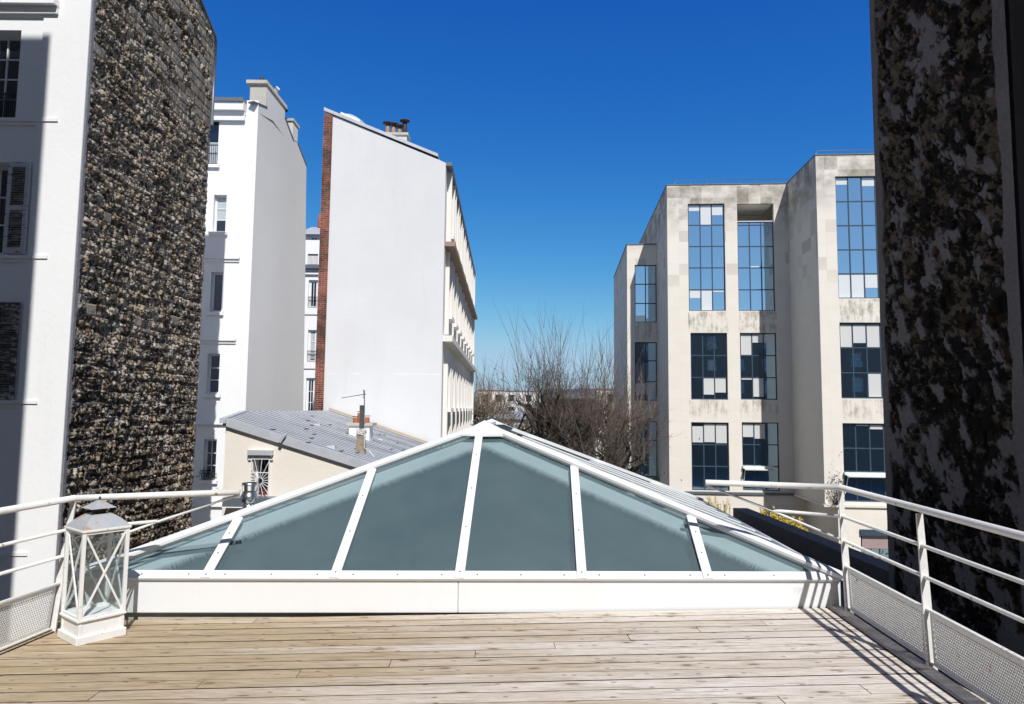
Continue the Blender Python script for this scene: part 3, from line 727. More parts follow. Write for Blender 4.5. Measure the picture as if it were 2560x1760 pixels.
# ================================================================== BUILDING HELPERS
def window(parent, P, r, recess=.18, fw=.05, cols=1, rows=3, fmat='white_paint', glass='house_glass', blinds=None, curtain=None, colw=None, name='window', label=None, rowz=None, bw=.03, gn='pane'):
    """r = (u0, z0, u1, z1) opening; the window sits RECESS behind the wall face"""
    u0, z0, u1, z1 = r; bm = NB(); o = -recess
    pbox(bm, P, u0, u0 + fw, z0, z1, o - .05, o); pbox(bm, P, u1 - fw, u1, z0, z1, o - .05, o)
    pbox(bm, P, u0 + fw, u1 - fw, z0, z0 + fw, o - .05, o); pbox(bm, P, u0 + fw, u1 - fw, z1 - fw, z1, o - .05, o)
    us = [u0 + fw + (u1 - u0 - 2 * fw) * i / cols for i in range(cols + 1)] if colw is None else colw
    zs = [z0 + fw + (z1 - z0 - 2 * fw) * i / rows for i in range(rows + 1)] if rowz is None else rowz
    for u in us[1:-1]: pbox(bm, P, u - bw / 2, u + bw / 2, z0 + fw, z1 - fw, o - .045, o - .002)
    for z in zs[1:-1]: pbox(bm, P, u0 + fw, u1 - fw, z - bw / 2, z + bw / 2, o - .046, o - .004)
    w = obj(name, bm, MT[fmat], parent)
    if label: w['label'] = label
    bm = NB(); face(bm, [P.p(u0, z0, o - .03), P.p(u1, z0, o - .03), P.p(u1, z1, o - .03), P.p(u0, z1, o - .03)]); obj(gn, bm, MT[glass], w)
    for (c, rr, f0, f1) in (blinds or ()):
        a, b = us[c], us[c + 1]; c0, c1 = zs[rr], zs[rr + 1]; bm = NB(); g = bw * .5
        q0, q1 = c0 + (c1 - c0) * f0, c0 + (c1 - c0) * f1
        face(bm, [P.p(a + g, q0, o - .026), P.p(b - g, q0, o - .026), P.p(b - g, q1, o - .026), P.p(a + g, q1, o - .026)]); obj('blind', bm, MT['office_blind'], w)
    if curtain:
        bm = NB(); a, b, c0, c1 = curtain
        pts = [P.p(u0 + (u1 - u0) * a, z0 + (z1 - z0) * c0, o - .026), P.p(u0 + (u1 - u0) * b, z0 + (z1 - z0) * c0, o - .026), P.p(u0 + (u1 - u0) * b, z0 + (z1 - z0) * c1, o - .026), P.p(u0 + (u1 - u0) * a, z0 + (z1 - z0) * c1, o - .026)]
        face(bm, pts); obj('curtain', bm, MT['curtain'], w)
    return w
def quad(bm, a, b, c, d, s=1): face(bm, [a, b, c, d], [(0, 0), ((b - a).length * s, 0), ((b - a).length * s, (d - a).length * s), (0, (d - a).length * s)])
def ledge(parent, P, u0, u1, z, h=.10, out=.075, mat='white_wall', double=True, name='ledge'):
    bm = NB(); pbox(bm, P, u0, u1, z - h, z, 0, out)
    if double: pbox(bm, P, u0, u1 - .01, z - h * 2.1, z - h - .001, 0, out * .45)
    return obj(name, bm, MT[mat], parent)
def iron_rail(parent, P, u0, u1, z0, z1, o, n=9, mat='iron', name='window_guard', r=.012):
    bm = NB()
    pbox(bm, P, u0, u1, z1 - .03, z1, o, o + .03); pbox(bm, P, u0, u1, z0, z0 + .02, o, o + .02)
    for i in range(n + 1):
        u = u0 + (u1 - u0 - .014) * i / n; pbox(bm, P, u, u + .014, z0 + .02, z1 - .03, o + .004, o + .018)
    return obj(name, bm, MT[mat], parent)
def pots(parent, P_, kind='terracotta', hs=(.5,), rs=(.12,), cap=False):
    for i, (p, hgt, r) in enumerate(zip(P_, hs, rs)):
        bm = NB(); lathe(bm, p, [(r * .9, 0), (r, .04), (r * .85, hgt * .5), (r * .8, hgt), (r * .6, hgt), (r * .6, hgt - .1)], 12); o = obj('chimney_pot', bm, MT[kind], parent)
        if cap: bm = NB(); lathe(bm, p, [(.02, hgt + .02), (r * 1.9, hgt + .07), (r * 1.95, hgt + .1), (.02, hgt + .14)], 12); obj('cowl', bm, MT['rust_metal'], o)

# ================================================================== LEFT WHITE HOUSE with rubble gable
cA = (-9.133, 14.0); PAf = Pl((cA[0] - 14, cA[1]), (1, 0)); LA = 14.0
d_ = Vector((-.024, 1, 0)).normalized(); PAs = Pl(cA, (d_.x, d_.y))
t = thing('white_house', (cA[0] - 4, 16, -8), 'white rendered house at the left edge whose side wall is bare rough rubble stone', 'house')
def ztA(U): return 15.6 - U * .445
z1_, z2_, z3_ = PAf.rect(-60, 75, 46, 297), PAf.rect(-70, 405, 16, 636), PAf.rect(-60, 755, -12, 1000)
holes = [z1_, z2_, z3_]
z4_ = (z3_[0] - .1, z3_[1] - 3.1, z3_[2] - .1, z3_[3] - 3.1); holes.append(z4_)
bm = NB(); wall(bm, PAf, [(0, -8), (LA, -8), (LA, 15.6), (0, 15.6)], holes, .30)
wall(bm, Pl((cA[0] - 14, 20.0), (-1, 0)), [(-13.8, -8), (0, -8), (0, 13), (-13.8, 13)])
wall(bm, Pl((cA[0] - 14, 20.1), (0, -1)), [(0, -8), (6.1, -8), (6.1, 15.6), (0, 13)])
obj('wall', bm, MT['white_wall'], t)
bm = NB(); pbox(bm, PAf, LA - .95, LA + .04, -8, 15.58, .0, .035); obj('corner_pilaster', bm, MT['white_wall'], t)
for y, (a, b) in ((36, (0, 150)), (306, (0, 148)), (648, (0, 122)), (1010, (0, 97)), (1389, (0, 72))):
    z = PAf.z(100, y - 4); u = PAf.u(b, y)
    ledge(t, PAf, 0, u, z + .04, .07, .06)
ledge(t, PAf, 0, PAf.u(152, 20), PAf.z(100, 6), .14, .22)
window(t, PAf, z1_, .24, .09, 2, 4, 'white_paint'); window(t, PAf, z2_, .24, .09, 2, 3, 'white_paint'); window(t, PAf, z3_, .24, .09, 2, 3); window(t, PAf, z4_, .24, .09, 2, 3)
iron_rail(t, PAf, z1_[0], z1_[2], z1_[1] + .05, z1_[1] + .62, -.12, 22)
def m_shutter(name, paint, bare, amt):
    m = M(name); n = m.noise(m.co(scale=(1, 1, 3)), 5, 6, .75)
    c = m.mix(m.ramp(n, ((.5 - amt, 0.), (.56 - amt, 1.))), paint, bare); return m.out(c, .8, n, .3, .004)
MT['shutter'] = m_shutter('peeling_shutter_paint', (.55, .55, .58), (.16, .13, .11), -.06)
MT['shutter_old'] = m_shutter('bare_shutter_wood', (.40, .39, .38), (.06, .05, .045), .06)
def shutter(parent, P, u0, u1, z0, z1, mat, slatmat, label):
    bm = NB(); fw = .085; o0, o1 = .03, .075
    pbox(bm, P, u0, u0 + fw, z0, z1, o0, o1); pbox(bm, P, u1 - fw, u1, z0, z1, o0, o1)
    for a, b in ((z0, z0 + .13), ((z0 + z1) / 2 - .05, (z0 + z1) / 2 + .05), (z1 - .1, z1)): pbox(bm, P, u0 + fw, u1 - fw, a, b, o0, o1 - .002)
    s = obj('shutter', bm, MT[mat], parent); s['label'] = label
    zm = (z0 + z1) / 2
    for za, zb_ in ((z0 + .14, zm - .09), (zm + .06, z1 - .14)):
        bm = NB(); z = za
        while z < zb_:
            hexa(bm, [P.p(u0 + fw, z, o1 - .005), P.p(u1 - fw, z, o1 - .005), P.p(u1 - fw, z + .012, o0), P.p(u0 + fw, z + .012, o0),
                      P.p(u0 + fw, z + .012, o1 - .002), P.p(u1 - fw, z + .012, o1 - .002), P.p(u1 - fw, z + .035, o0), P.p(u0 + fw, z + .035, o0)])
            z += .05
        obj('louvre_panel', bm, MT[slatmat], s)
ra = PAf.rect(20, 408, 74, 636); shutter(t, PAf, *[ra[i] for i in (0, 2, 1, 3)], 'shutter', 'shutter_old', 'louvred shutter with peeling white paint')
ra = PAf.rect(-12, 757, 46, 999); shutter(t, PAf, *[ra[i] for i in (0, 2, 1, 3)], 'shutter_old', 'shutter_old', 'weathered dark louvred shutter')
def fA(U, V):
    Uw = U + .10 * (fbm(U, V, .5, 301, 3) - .5); Vw = V + .16 * (fbm(U, V, .8, 303, 3) - .5) + .06 * (fbm(U, V, .2, 305, 2) - .5)
    r1, r2, e, fr = stones(Uw, Vw, .17, .24, 3); rough = fbm(U * 1.1, V * .42, .07, 11, 4, .75); clump = fbm(U, V, .40, 23, 3); micro = fbm(U, V * .7, .045, 31, 3, .75)
    flat = sst(V + .35 * U + 1.8 * (fbm(U, V, 1.4, 41, 2) - .5), 9.6, 12.6); q1, q2, ee, f2 = stones(U, V, .27, .42, 7)
    flat = flat * (q1 > .42) * sst(U, .25, .8); flat = np.maximum(flat, (q1 > .988) * 1.0)
    edge = sst(e, -.005, .03) * .7 + .3; fe = sst(ee, 0, .03)
    band = sst(fr, .22, 0) * sst(fbm(U, V, .5, 411, 2), .35, .6) * sst(9 - V, -1, 3)
    gap = sst(.32 - f2 + 1.1 * (fbm(U, V, .26, 421, 3) - .5), 0, .25) * (.4 + .6 * fbm(U, V, .7, 431, 2) * 1.6).clip(0, 1)
    H = -.04 * gap + (.01 + .05 * r2) * edge + .19 * (rough - .5) + .09 * (micro - .5) + .07 * (clump - .5) + .015 * (1 - fr)
    H = H * (1 - flat) + (.045 + .02 * q2 * fe + .008 * (micro - .5)) * flat * fe + .0 * flat * (1 - fe)
    soot = sst(.09 * gap + fbm(U * 1.2, V * .5, .055, 51, 4, .75) + .28 * (fbm(U, V, .9, 57, 2) - .5) + .015 * (6 - V) / 6, .44, .58) * (1 - flat * .8)
    pale = col3(sst(r1, .2, .9), (.36, .29, .22), (.55, .485, .41)); tan_ = sst(fbm(U, V, .4, 61, 3), .58, .74)
    pale = pale * (1 - tan_[..., None] * .5) + np.array((.42, .31, .18)) * tan_[..., None] * .5
    flatc = col3(q2, (.34, .29, .235), (.50, .45, .38)); flatc = flatc * (.55 + .45 * sst(fbm(U, V, .12, 501, 4, .7), .40, .55))[..., None]; pale = pale * (1 - flat[..., None]) + flatc * flat[..., None]
    C = pale * (1 - soot[..., None] * .86) + np.array((.035, .03, .028)) * soot[..., None] * .86
    rim = sst(.15 + .10 * (fbm(U, V, .5, 71, 3) - .5) + .06 * (micro - .5) - U, -.01, .01)
    rim = np.maximum(rim, sst(U - 6.04 + .1 * (fbm(U, V, .5, 77, 3) - .5), -.01, .01) * .6)
    H = H * (1 - rim) + (.045 + .01 * micro) * rim; C = C * (1 - rim[..., None]) + np.array((.30, .29, .31)) * rim[..., None]
    ro = sst(U, 0, .03); H = H * ro
    return H, C
o = relief('rubble_wall', PAs, 360, 1150, 0, 6.12, -3.5, ztA, fA, MT['rubble'], t); o['label'] = 'rough rubble stone side wall blackened with soot'
bm = NB(); wall(bm, PAs, [(0, -8), (6.12, -8), (6.12, -3.5), (0, -3.5)]); obj('side_wall', bm, MT['concrete'], t)
bm = NB()
for a, b in ((-.05, 6.16),):
    hexa(bm, [PAs.p(a, ztA(a) - .02, .10), PAs.p(b, ztA(b) - .02, .10), PAs.p(b, ztA(b) - .02, -.3), PAs.p(a, ztA(a) - .02, -.3), PAs.p(a, ztA(a) + .07, .10), PAs.p(b, ztA(b) + .07, .10), PAs.p(b, ztA(b) + .07, -.3), PAs.p(a, ztA(a) + .07, -.3)])
obj('verge_flashing', bm, MT['zinc_dark'], t)
bm = NB(); quad(bm, PAs.p(-.2, ztA(-.2) + .05, -.28), PAs.p(6.2, ztA(6.2) + .05, -.28), PAs.p(6.2, ztA(6.2) + .05, -14), PAs.p(-.2, ztA(-.2) + .05, -14)); obj('roof', bm, MT['zinc'], t)
bm = NB(); tube(bm, [PAs.p(6.2, ztA(6.2) - 2.7, .05), PAs.p(6.2, ztA(6.2), .05)], .05, 8); obj('downpipe', bm, MT['zinc_dark'], t)

# ================================================================== WHITE APARTMENT HOUSE with grey side wall
cC = aty(630, 640, 24.5); d_ = Vector((.342, .94, 0)).normalized(); PCs = Pl((cC.x, cC.y), (d_.x, d_.y)); PCf = Pl((cC.x - 9, cC.y), (1, 0)); LC = 9.0
t = thing('apartment_house', (cC.x - 3, 27, -8), 'narrow white apartment house with a tall windowless grey side wall and stepped chimneys', 'house')
holes = [PCf.rect(533, 295, 546, 412), PCf.rect(533, 487, 565, 580), PCf.rect(526, 680, 555, 780), PCf.rect(517, 884, 548, 985), PCf.rect(508, 1098, 540, 1200)]
holes[0] = (holes[0][2] - .62, *holes[0][1:])
zt = 12.45
bm = NB(); wall(bm, PCf, [(0, -8), (LC, -8), (LC, zt), (0, zt)], holes, .22)
wall(bm, Pl((cC.x - 9, 27.2), (0, -1)), [(0, -8), (2.7, -8), (2.7, zt), (0, zt)]); wall(bm, Pl((cC.x + .9, 27.2), (-1, 0)), [(0, -8), (9.9, -8), (9.9, 11.5), (0, 11.5)])
obj('wall', bm, MT['white_wall'], t)
cu = lambda x, y: PCs.uv(x, y)
K = {k: cu(*v) for k, v in dict(a=(633, 254), b=(667, 268), c=(667, 211), d=(713, 273), e=(712, 294), f=(733, 350), g=(733, 303), h=(745, 322), i=(744, 358), j=(766, 415), k=(763, 700), l=(758, 1030)).items()}
uj = K['l'][0]
bm = NB(); wall(bm, PCs, [(0, -8), (uj, -8), K['l'], K['k'], K['j'], K['i'], K['f'], K['e'], K['d'], K['c'], K['b'], (0, K['a'][1])])
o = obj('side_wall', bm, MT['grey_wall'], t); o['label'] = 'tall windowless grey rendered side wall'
bm = NB(); pbox(bm, PCf, LC - .42, LC + .015, -8, 12.9, 0, .03); obj('corner_pilaster', bm, MT['white_wall'], t)
for y, x1, dbl in ((644, 600, 1), (848, 591, 1), (1057, 585, 0), (1262, 570, 0)):
    ledge(t, PCf, 0, PCf.u(x1, y), PCf.z(560, y) + .03, .09, .10, double=dbl)
ledge(t, PCf, 0, LC - .44, PCf.z(570, 262), .30, .28); ledge(t, PCf, 0, LC - .44, PCf.z(570, 284), .08, .12, double=False)
bm = NB(); pbox(bm, PCf, 0, LC - .44, PCf.z(570, 262), PCf.z(570, 253), -.3, .34); obj('gutter', bm, MT['zinc_dark'], t)
for r_, kw in zip(holes, (dict(cols=1, rows=2, curtain=(.1, .9, .02, .5)), dict(cols=1, rows=3, curtain=(.12, .9, .36, .94)), dict(cols=1, rows=1), dict(cols=1, rows=3), dict(cols=2, rows=3))):
    window(t, PCf, r_, .16, .07, **kw)
    bm = NB(); pbox(bm, PCf, r_[0] - .1, r_[2] + .1, r_[1] - .12, r_[1] - .003, 0, .10); obj('sill', bm, MT['white_wall'], t)
iron_rail(t, PCf, holes[0][0], holes[0][2], holes[0][1] + .03, holes[0][1] + .75, .0, 8)
iron_rail(t, PCf, holes[4][0], holes[4][2], holes[4][1] + .03, holes[4][1] + .35, .05, 8)
def lump(bm, c, r, n, seed, leaf=.03):
    rr = random.Random(seed)
    for i in range(n):
        p = Vector(c) + Vector((rr.gauss(0, r[0]), rr.gauss(0, r[1]), rr.gauss(0, r[2]))); a = Vector((rr.gauss(0, 1), rr.gauss(0, 1), rr.gauss(0, 1))).normalized() * leaf; b = a.orthogonal().normalized() * leaf * .5
        face(bm, [p - a, p + b, p + a, p - b])
MT['leaf'] = plain('dark_leaves', (.035, .06, .02), .7)
bm = NB(); lump(bm, PCf.p((holes[4][0] + holes[4][2]) / 2, holes[4][1] + .2, .12), (.18, .05, .1), 160, 3); obj('window_plants', bm, MT['leaf'], t)['kind'] = 'stuff'
# chimneys
def chimney(parent, P, u0, u1, z0, z1, o0, o1, mat='concrete', cap=.1, capmat='concrete'):
    bm = NB(); pbox(bm, P, u0, u1, z0, z1, o0, o1); c = obj('chimney', bm, MT[mat], parent)
    bm = NB(); pbox(bm, P, u0 - .06, u1 + .06, z1, z1 + cap, o0 - .06, o1 + .06); obj('chimney_cap', bm, MT[capmat], c); return c
XL = Vector((-1, 0, 0))
def prism(bm, a, b, zl, w, up0, up1, o=0):
    """a box along the side wall between plane points a, b; lower edge zl, width w towards the west"""
    A_, B_ = PCs.p(a[0], zl, o), PCs.p(b[0], zl, o); A2_, B2_ = PCs.p(a[0], a[1] + up1, o), PCs.p(b[0], b[1] + up1, o)
    if up0 is not None: A_, B_ = PCs.p(a[0], a[1] + up0, o), PCs.p(b[0], b[1] + up0, o)
    hexa(bm, [A_, B_, B_ + XL * w, A_ + XL * w, A2_, B2_, B2_ + XL * w, A2_ + XL * w])
ex = lambda a, d: (a[0] + d, a[1])
bm = NB(); prism(bm, K['c'], K['d'], 12.3, .62, None, -.002, -.002); c = obj('chimney', bm, MT['concrete'], t)
bm = NB(); prism(bm, ex(K['c'], -.08), ex(K['d'], .04), 0, .78, .0, .13, .07); obj('chimney_cap', bm, MT['concrete'], c)
zc_ = K['c'][1] + .13
pots(c, [PCs.p(K['c'][0] + .15, zc_ - .03, -.25) + XL * .1, PCs.p(K['c'][0] + .4, zc_ - .15, -.25)], 'rust_metal', (.26, .3), (.11, .09))
bm = NB(); q = PCs.p(K['c'][0] * .45 + K['d'][0] * .55, (K['c'][1] + K['d'][1]) / 2, -.1); tube(bm, [q, q + Vector((.02, 0, .3)), q + Vector((.12, -.05, .38))], .09, 10); obj('chimney_pot', bm, MT['white_paint'], c)
bm = NB(); prism(bm, K['g'], K['h'], 12.2, .40, None, 0, -.002); c = obj('chimney', bm, MT['far_wall'], t); bm = NB(); prism(bm, ex(K['g'], -.04), ex(K['h'], .05), 0, .5, .0, .1, .05); obj('chimney_cap', bm, MT['concrete'], c)
pots(c, [PCs.p(K['e'][0] + .15, K['e'][1] - .3, -.25)], 'rust_metal', (.62,), (.11,), True)
bm = NB(); quad(bm, PCf.p(0, zt, 0), PCf.p(LC, zt, 0), PCf.p(LC + .3, zt, -.7), PCf.p(0, zt + .4, -.7)); quad(bm, PCf.p(0, zt, -2.7), PCf.p(LC + .9, 11.5, -2.7), PCf.p(LC + .3, zt, -.7), PCf.p(0, zt + .4, -.7)); obj('roof', bm, MT['zinc'], t)
bm = NB()
for a, b in ((K['a'], K['b']), (K['e'], K['f']), (K['i'], K['j'])): bar(bm, PCs.p(a[0], a[1], -.1), PCs.p(b[0], b[1], -.1), .26, .05)
obj('coping', bm, MT['zinc_dark'], t)

# ================================================================== BACK HOUSE between
YE = 36.0; xE0, xE1 = aty(740, 800, YE).x, aty(830, 800, YE).x; PE = Pl((xE0, YE), (1, 0)); E_ = lambda *r: PE.rect(*r)
t = thing('back_house', (xE0 + 1, YE + 2, -8), 'white house with a blue grey zinc roof glimpsed in the gap beside the brick pillar', 'house')
holes = [E_(771, 588, 796, 663), E_(771, 700, 794, 770), E_(769, 825, 791, 905), E_(764, 945, 786, 1040)]
zt = PE.z(780, 600); bm = NB(); wall(bm, PE, [(0, -8), (5, -8), (5, zt), (0, zt)], [h for h in holes[1:]], .2); wall(bm, Pl((xE0, YE + 5), (0, -1)), [(0, -8), (5, -8), (5, zt), (0, zt)])
obj('wall', bm, MT['white_wall'], t)
za = PE.z(780, 575)
bm = NB(); wall(bm, PE, [(0, zt), (5, zt), (5, PE.z(780, 572)), (0, PE.z(780, 572))], [holes[0]], .2, -.25) if zt < holes[0][1] else None
zt2 = PE.z(780, 582); wall(bm, PE, [(0, zt - 1.6), (5, zt - 1.6), (5, zt2), (0, zt2)], holes[:1], .1, -.06); obj('dormer', bm, MT['white_wall'], t)
bm = NB(); quad(bm, PE.p(0, zt2, .05), PE.p(5, zt2, .05), PE.p(5, PE.z(780, 541), -2.2), PE.p(0, PE.z(780, 541), -2.2))
for u in (.4, 1., 1.6, 2.2, 2.8): bar(bm, PE.p(u, zt2 + .02, .05), PE.p(u + .9, PE.z(780, 541) + .02, -2.2), .04, .04)
pbox(bm, PE, 0, 5, zt2 - .12, zt2 + .1, 0, .2); rf = obj('roof', bm, MT['zinc'], t)
pots(rf, [PE.p(PE.u(774, 535), PE.z(780, 545), -2), PE.p(PE.u(782, 535), PE.z(780, 545), -2)], 'terracotta', (.75, .55), (.14, .14))
for r_, kw in zip(holes, (dict(cols=2, rows=3), dict(cols=2, rows=1), dict(cols=1, rows=3, curtain=(.15, .85, .1, .9)), dict(cols=2, rows=3))):
    window(t, PE, r_, .12 if r_ is not holes[0] else .09, .12, fmat='white_paint', **kw)
for r_ in holes[:3]: iron_rail(t, PE, r_[0], r_[2], r_[1] + .02, r_[1] + .6, .02, 8)
ledge(t, PE, 0, 5, PE.z(780, 664), .2, .3, 'zinc_dark', False); ledge(t, PE, 0, 5, PE.z(780, 682), .1, .12, double=False)
for r_ in holes[1:3]: bm = NB(); pbox(bm, PE, r_[0] - .15, r_[2] + .15, r_[1] - .35, r_[1] - .01, 0, .06); obj('sill', bm, MT['white_wall'], t)

# ================================================================== WHITE GABLE BUILDING
YD = 26.0; cD = aty(1110, 640, YD); d_ = Vector((-.010, 1, 0)).normalized(); PDs = Pl((cD.x, cD.y), (d_.x, d_.y)); x0 = aty(785, 1038, YD).x; PDf = Pl((x0, YD), (1, 0)); LD = cD.x - x0
uB = .345; zl, zr = 13.15, 11.27
t = thing('gable_building', (cD.x - 2.4, 30, -8), 'tall blank white gable building with a red brick edge and a single pitch roof', 'building')
bm = NB(); wall(bm, PDf, [(uB, -8), (LD, -8), (LD, 11.15), (LD - .25, 11.27), (uB + .0, 13.03)]); obj('gable_wall', bm, MT['gable'], t)
bm = NB(); pbox(bm, PDf, .0, uB, -8, 13.08, -.32, .04)
me = obj('brick_pillar', bm, MT['brick'], t)
# side facade
LS = 22.0; holes = []; vis = lambda u: u
rows = [(8.55, 10.25), (5.3, 7.1), (.9, 3.0), (-2.4, -.4)]; ubs = [1.1 + 2.6 * i for i in range(8)]
for z0, z1 in rows:
    for u in ubs: holes.append((u, z0, u + 1.15, z1))
bm = NB(); wall(bm, PDs, [(0, -8), (LS, -8), (LS, 11.2), (0, 11.2)], holes, .22)
wall(bm, Pl((cD.x, YD + LS), (-1, 0)), [(0, -8), (LD, -8), (LD, 13.1), (0, 11.2)]); wall(bm, Pl((x0 + .02, YD + LS), (0, -1)), [(0, -8), (LS - .33, -8), (LS - .33, 13.1), (0, 13.1)])
obj('side_wall', bm, MT['pale_side'], t)
for r_ in holes: window(t, PDs, r_, .18, .07, 2, 1, 'white_paint')
for r_ in holes[:16]:
    bm = NB(); pbox(bm, PDs, r_[0] - .1, r_[2] + .1, r_[1] - .16, r_[1] - .01, 0, .28); obj('sill', bm, MT['white_wall'], t)
for r_ in holes[16:24]:
    bm = NB(); pbox(bm, PDs, r_[0] - .1, r_[2] + .1, r_[1] + .55, r_[1] + .7, 0, .3); obj('sill', bm, MT['white_wall'], t)
for u in ubs:
    for du in (-.35, -.13, 1.28, 1.5):
        bm = NB(); pbox(bm, PDs, u + du, u + du + .1, 4.45 if False else -3, 3.35, 0, .16); obj('fin', bm, MT['pale_side'], t)
    for du in (-.3, 1.35):
        bm = NB(); pbox(bm, PDs, u + du, u + du + .12, 8.2, 11.1, 0, .2); obj('fin', bm, MT['pale_side'], t)
        bm = NB(); pbox(bm, PDs, u + du, u + du + .12, 4.5, 7.8, 0, .16); obj('fin', bm, MT['pale_side'], t)
bm = NB(); pbox(bm, PDs, .2, LS + .3, 7.9, 8.08, 0, .40); o = obj('balcony_ledge', bm, plain('red_brown_concrete', (.34, .24, .19), .8), t)
bm = NB(); pbox(bm, PDs, .05, LS + .2, 4.15, 4.38, 0, .38); obj('ledge', bm, MT['pale_side'], t)
bm = NB(); pbox(bm, PDs, .1, LS, 11.08, 11.22, -.1, .24); obj('eaves_gutter', bm, MT['zinc_dark'], t)
# roof
bm = NB(); ov = .07; zA_, zB_ = 13.2, 11.38; ue = LD - .30
hexa(bm, [PDf.p(0, zA_ - .0, ov), PDf.p(ue, zB_, ov), PDf.p(ue, zB_, -LS), PDf.p(0, zA_, -LS), PDf.p(0, zA_ + .13, ov), PDf.p(ue, zB_ + .12, ov), PDf.p(ue, zB_ + .12, -LS), PDf.p(0, zA_ + .13, -LS)])
rf = obj('roof', bm, MT['zinc'], t)
bm = NB(); zc = PDf.p
def rz(u): return zA_ + .17 + (zB_ - zA_) * u / ue
a, b = PDf.u(845, 282), PDf.u(895, 300)
hexa(bm, [PDf.p(a, rz(a) - .02, -.3), PDf.p(b, rz(b) - .02, -.3), PDf.p(b, rz(b) - .02, -1.6), PDf.p(a, rz(a) - .02, -1.6), PDf.p(a + .03, rz(a) + .16, -.3), PDf.p(b, rz(b) + .16, -.3), PDf.p(b, rz(b) + .16, -1.6), PDf.p(a + .03, rz(a) + .16, -1.6)])
sl_ = obj('skylight_kerb', bm, MT['white_paint'], rf)
bm = NB(); cc = PDf.p((a + b) / 2 + .05, (rz(a) + rz(b)) / 2 + .1, -.95); bmesh.ops.create_uvsphere(bm, u_segments=16, v_segments=8, radius=.5)
sl2 = (rz(b) - rz(a)) / (b - a)
for v in bm.verts: v.co = cc + Vector((v.co.x * 1.0, v.co.y * 1.2, v.co.z * .38 + v.co.x * sl2 + .06))
obj('skylight_dome', bm, MT['curtain'], rf, True)
PDb = Pl((x0, YD + 1.2), (1, 0)); ca, cb = PDb.u(975, 330), PDb.u(1017, 345)
ch = chimney(rf, PDb, ca - .35, cb, 11.6, PDb.z(1000, 338), -.5, 0, 'far_wall', .1)
zz = PDb.z(1000, 338) + .1
pots(ch, [PDb.p(PDb.u(x, 330), zz, -.25) for x in (966, 981, 996)], 'clay_pot', (.42, .38, .30), (.11, .11, .11), True)
pots(ch, [PDb.p(PDb.u(1009, 330), zz, -.25)], 'rust_metal', (.52,), (.11,), True)

# ================================================================== ZINC ROOFED OUTBUILDING
B0, B1, B2 = Vector((-5.90, 14.2, 1.29)), Vector((-6.9, 17.8, 1.41)), Vector((-6.9, 25.9, 1.41))
t = thing('outbuilding', (-4.5, 19, -8), 'low cream outbuilding with a sloping grey zinc roof below the white gable', 'outbuilding')
sl3 = -.292
def rB(x, y): return 1.41 + sl3 * (x + 6.9) + .0 * y
def rBz(x, y): return 1.41 + (x + 6.9) * -.300 + (17.8 - y) * .0445 if y < 17.8 else 1.41 + (x + 6.9) * (-.300 - .004 * (y - 17.8))
XR = -1.2
def P3(x, y, d=0): return Vector((x, y, rBz(x, y) + d))
PBf = Pl((B0.x, B0.y), (1, 0)); LB = XR - B0.x
hW = PBf.rect(631, 1141, 671, 1246); hL = PBf.rect(648, 1263, 664, 1275)
bm = NB(); wall(bm, PBf, [(0, -8), (LB, -8), (LB, rBz(XR, 14.2) - .03), (0, rBz(B0.x, 14.2) - .03)], [hW], .22)
obj('front_wall', bm, MT['cream_wall'], t)
bm = NB(); face(bm, [Vector((B0.x, B0.y, -8)), Vector((B1.x, B1.y, -8)), B1, B0][::-1]); face(bm, [Vector((B1.x, B1.y, -8)), Vector((B2.x, B2.y, -8)), B2, B1][::-1]); face(bm, [Vector((XR, 14.2, -8)), Vector((XR, 25.9, -8)), P3(XR, 25.9), P3(XR, 14.2)]); obj('side_wall', bm, MT['cream_wall'], t)
bm = NB()
ys = [14.13, 15.2, 16.5, 17.8, 20, 22, 24, 25.95]
def xl(y): return B0.x + (B1.x - B0.x) * (y - 14.2) / 3.6 - .02 if y < 17.8 else B1.x - .02
for ya, yb in zip(ys, ys[1:]):
    face(bm, [P3(xl(ya), ya, .05), P3(XR + .1, ya, .05), P3(XR + .1, yb, .05), P3(xl(yb), yb, .05)])
rf = obj('roof', bm, MT['zinc'], t)
y = 14.45; k = 0
rr = random.Random(4)
while y < 25.8:
    bm = NB(); bar(bm, P3(xl(y) + .02, y, .052), P3(XR + .1, y, .052), .10, .014); 
    if k % 1 == 0:
        for q in range(rr.choice((0, 1, 1, 2))):
            xx = rr.uniform(xl(y) + .5, XR - .5); pbx = P3(xx, y + .2, .062); bar(bm, pbx - Vector((0, .2, 0)), pbx + Vector((0, .2, 0)), .05, .014)
    obj('seam', bm, MT['zinc_seam'], rf); y += .43; k += 1
bm = NB(); bar(bm, P3(xl(14.2), 14.155, .0), P3(XR, 14.155, .0), .06, .16); o = obj('verge_flashing', bm, MT['zinc'], rf)
bm = NB(); bar(bm, P3(xl(14.1), 14.0, .02), P3(xl(17.8), 17.8, .02), .12, .1); obj('ridge_flashing', bm, MT['zinc'], rf)
bm = NB(); bar(bm, P3(B2.x, 25.9, .13), P3(-3.0, 25.9, .13), .04, .07); obj('wall_flashing', bm, plain('ochre_flashing', (.45, .36, .26), .8), rf)
def onroof(x, y):
    P = None; best = None
    for i in range(60):
        Y = 14.1 + i * .2; q = aty(x, y, Y); e = abs(q.z - rBz(q.x, Y))
        if best is None or e < best: best, P = e, q
    return P
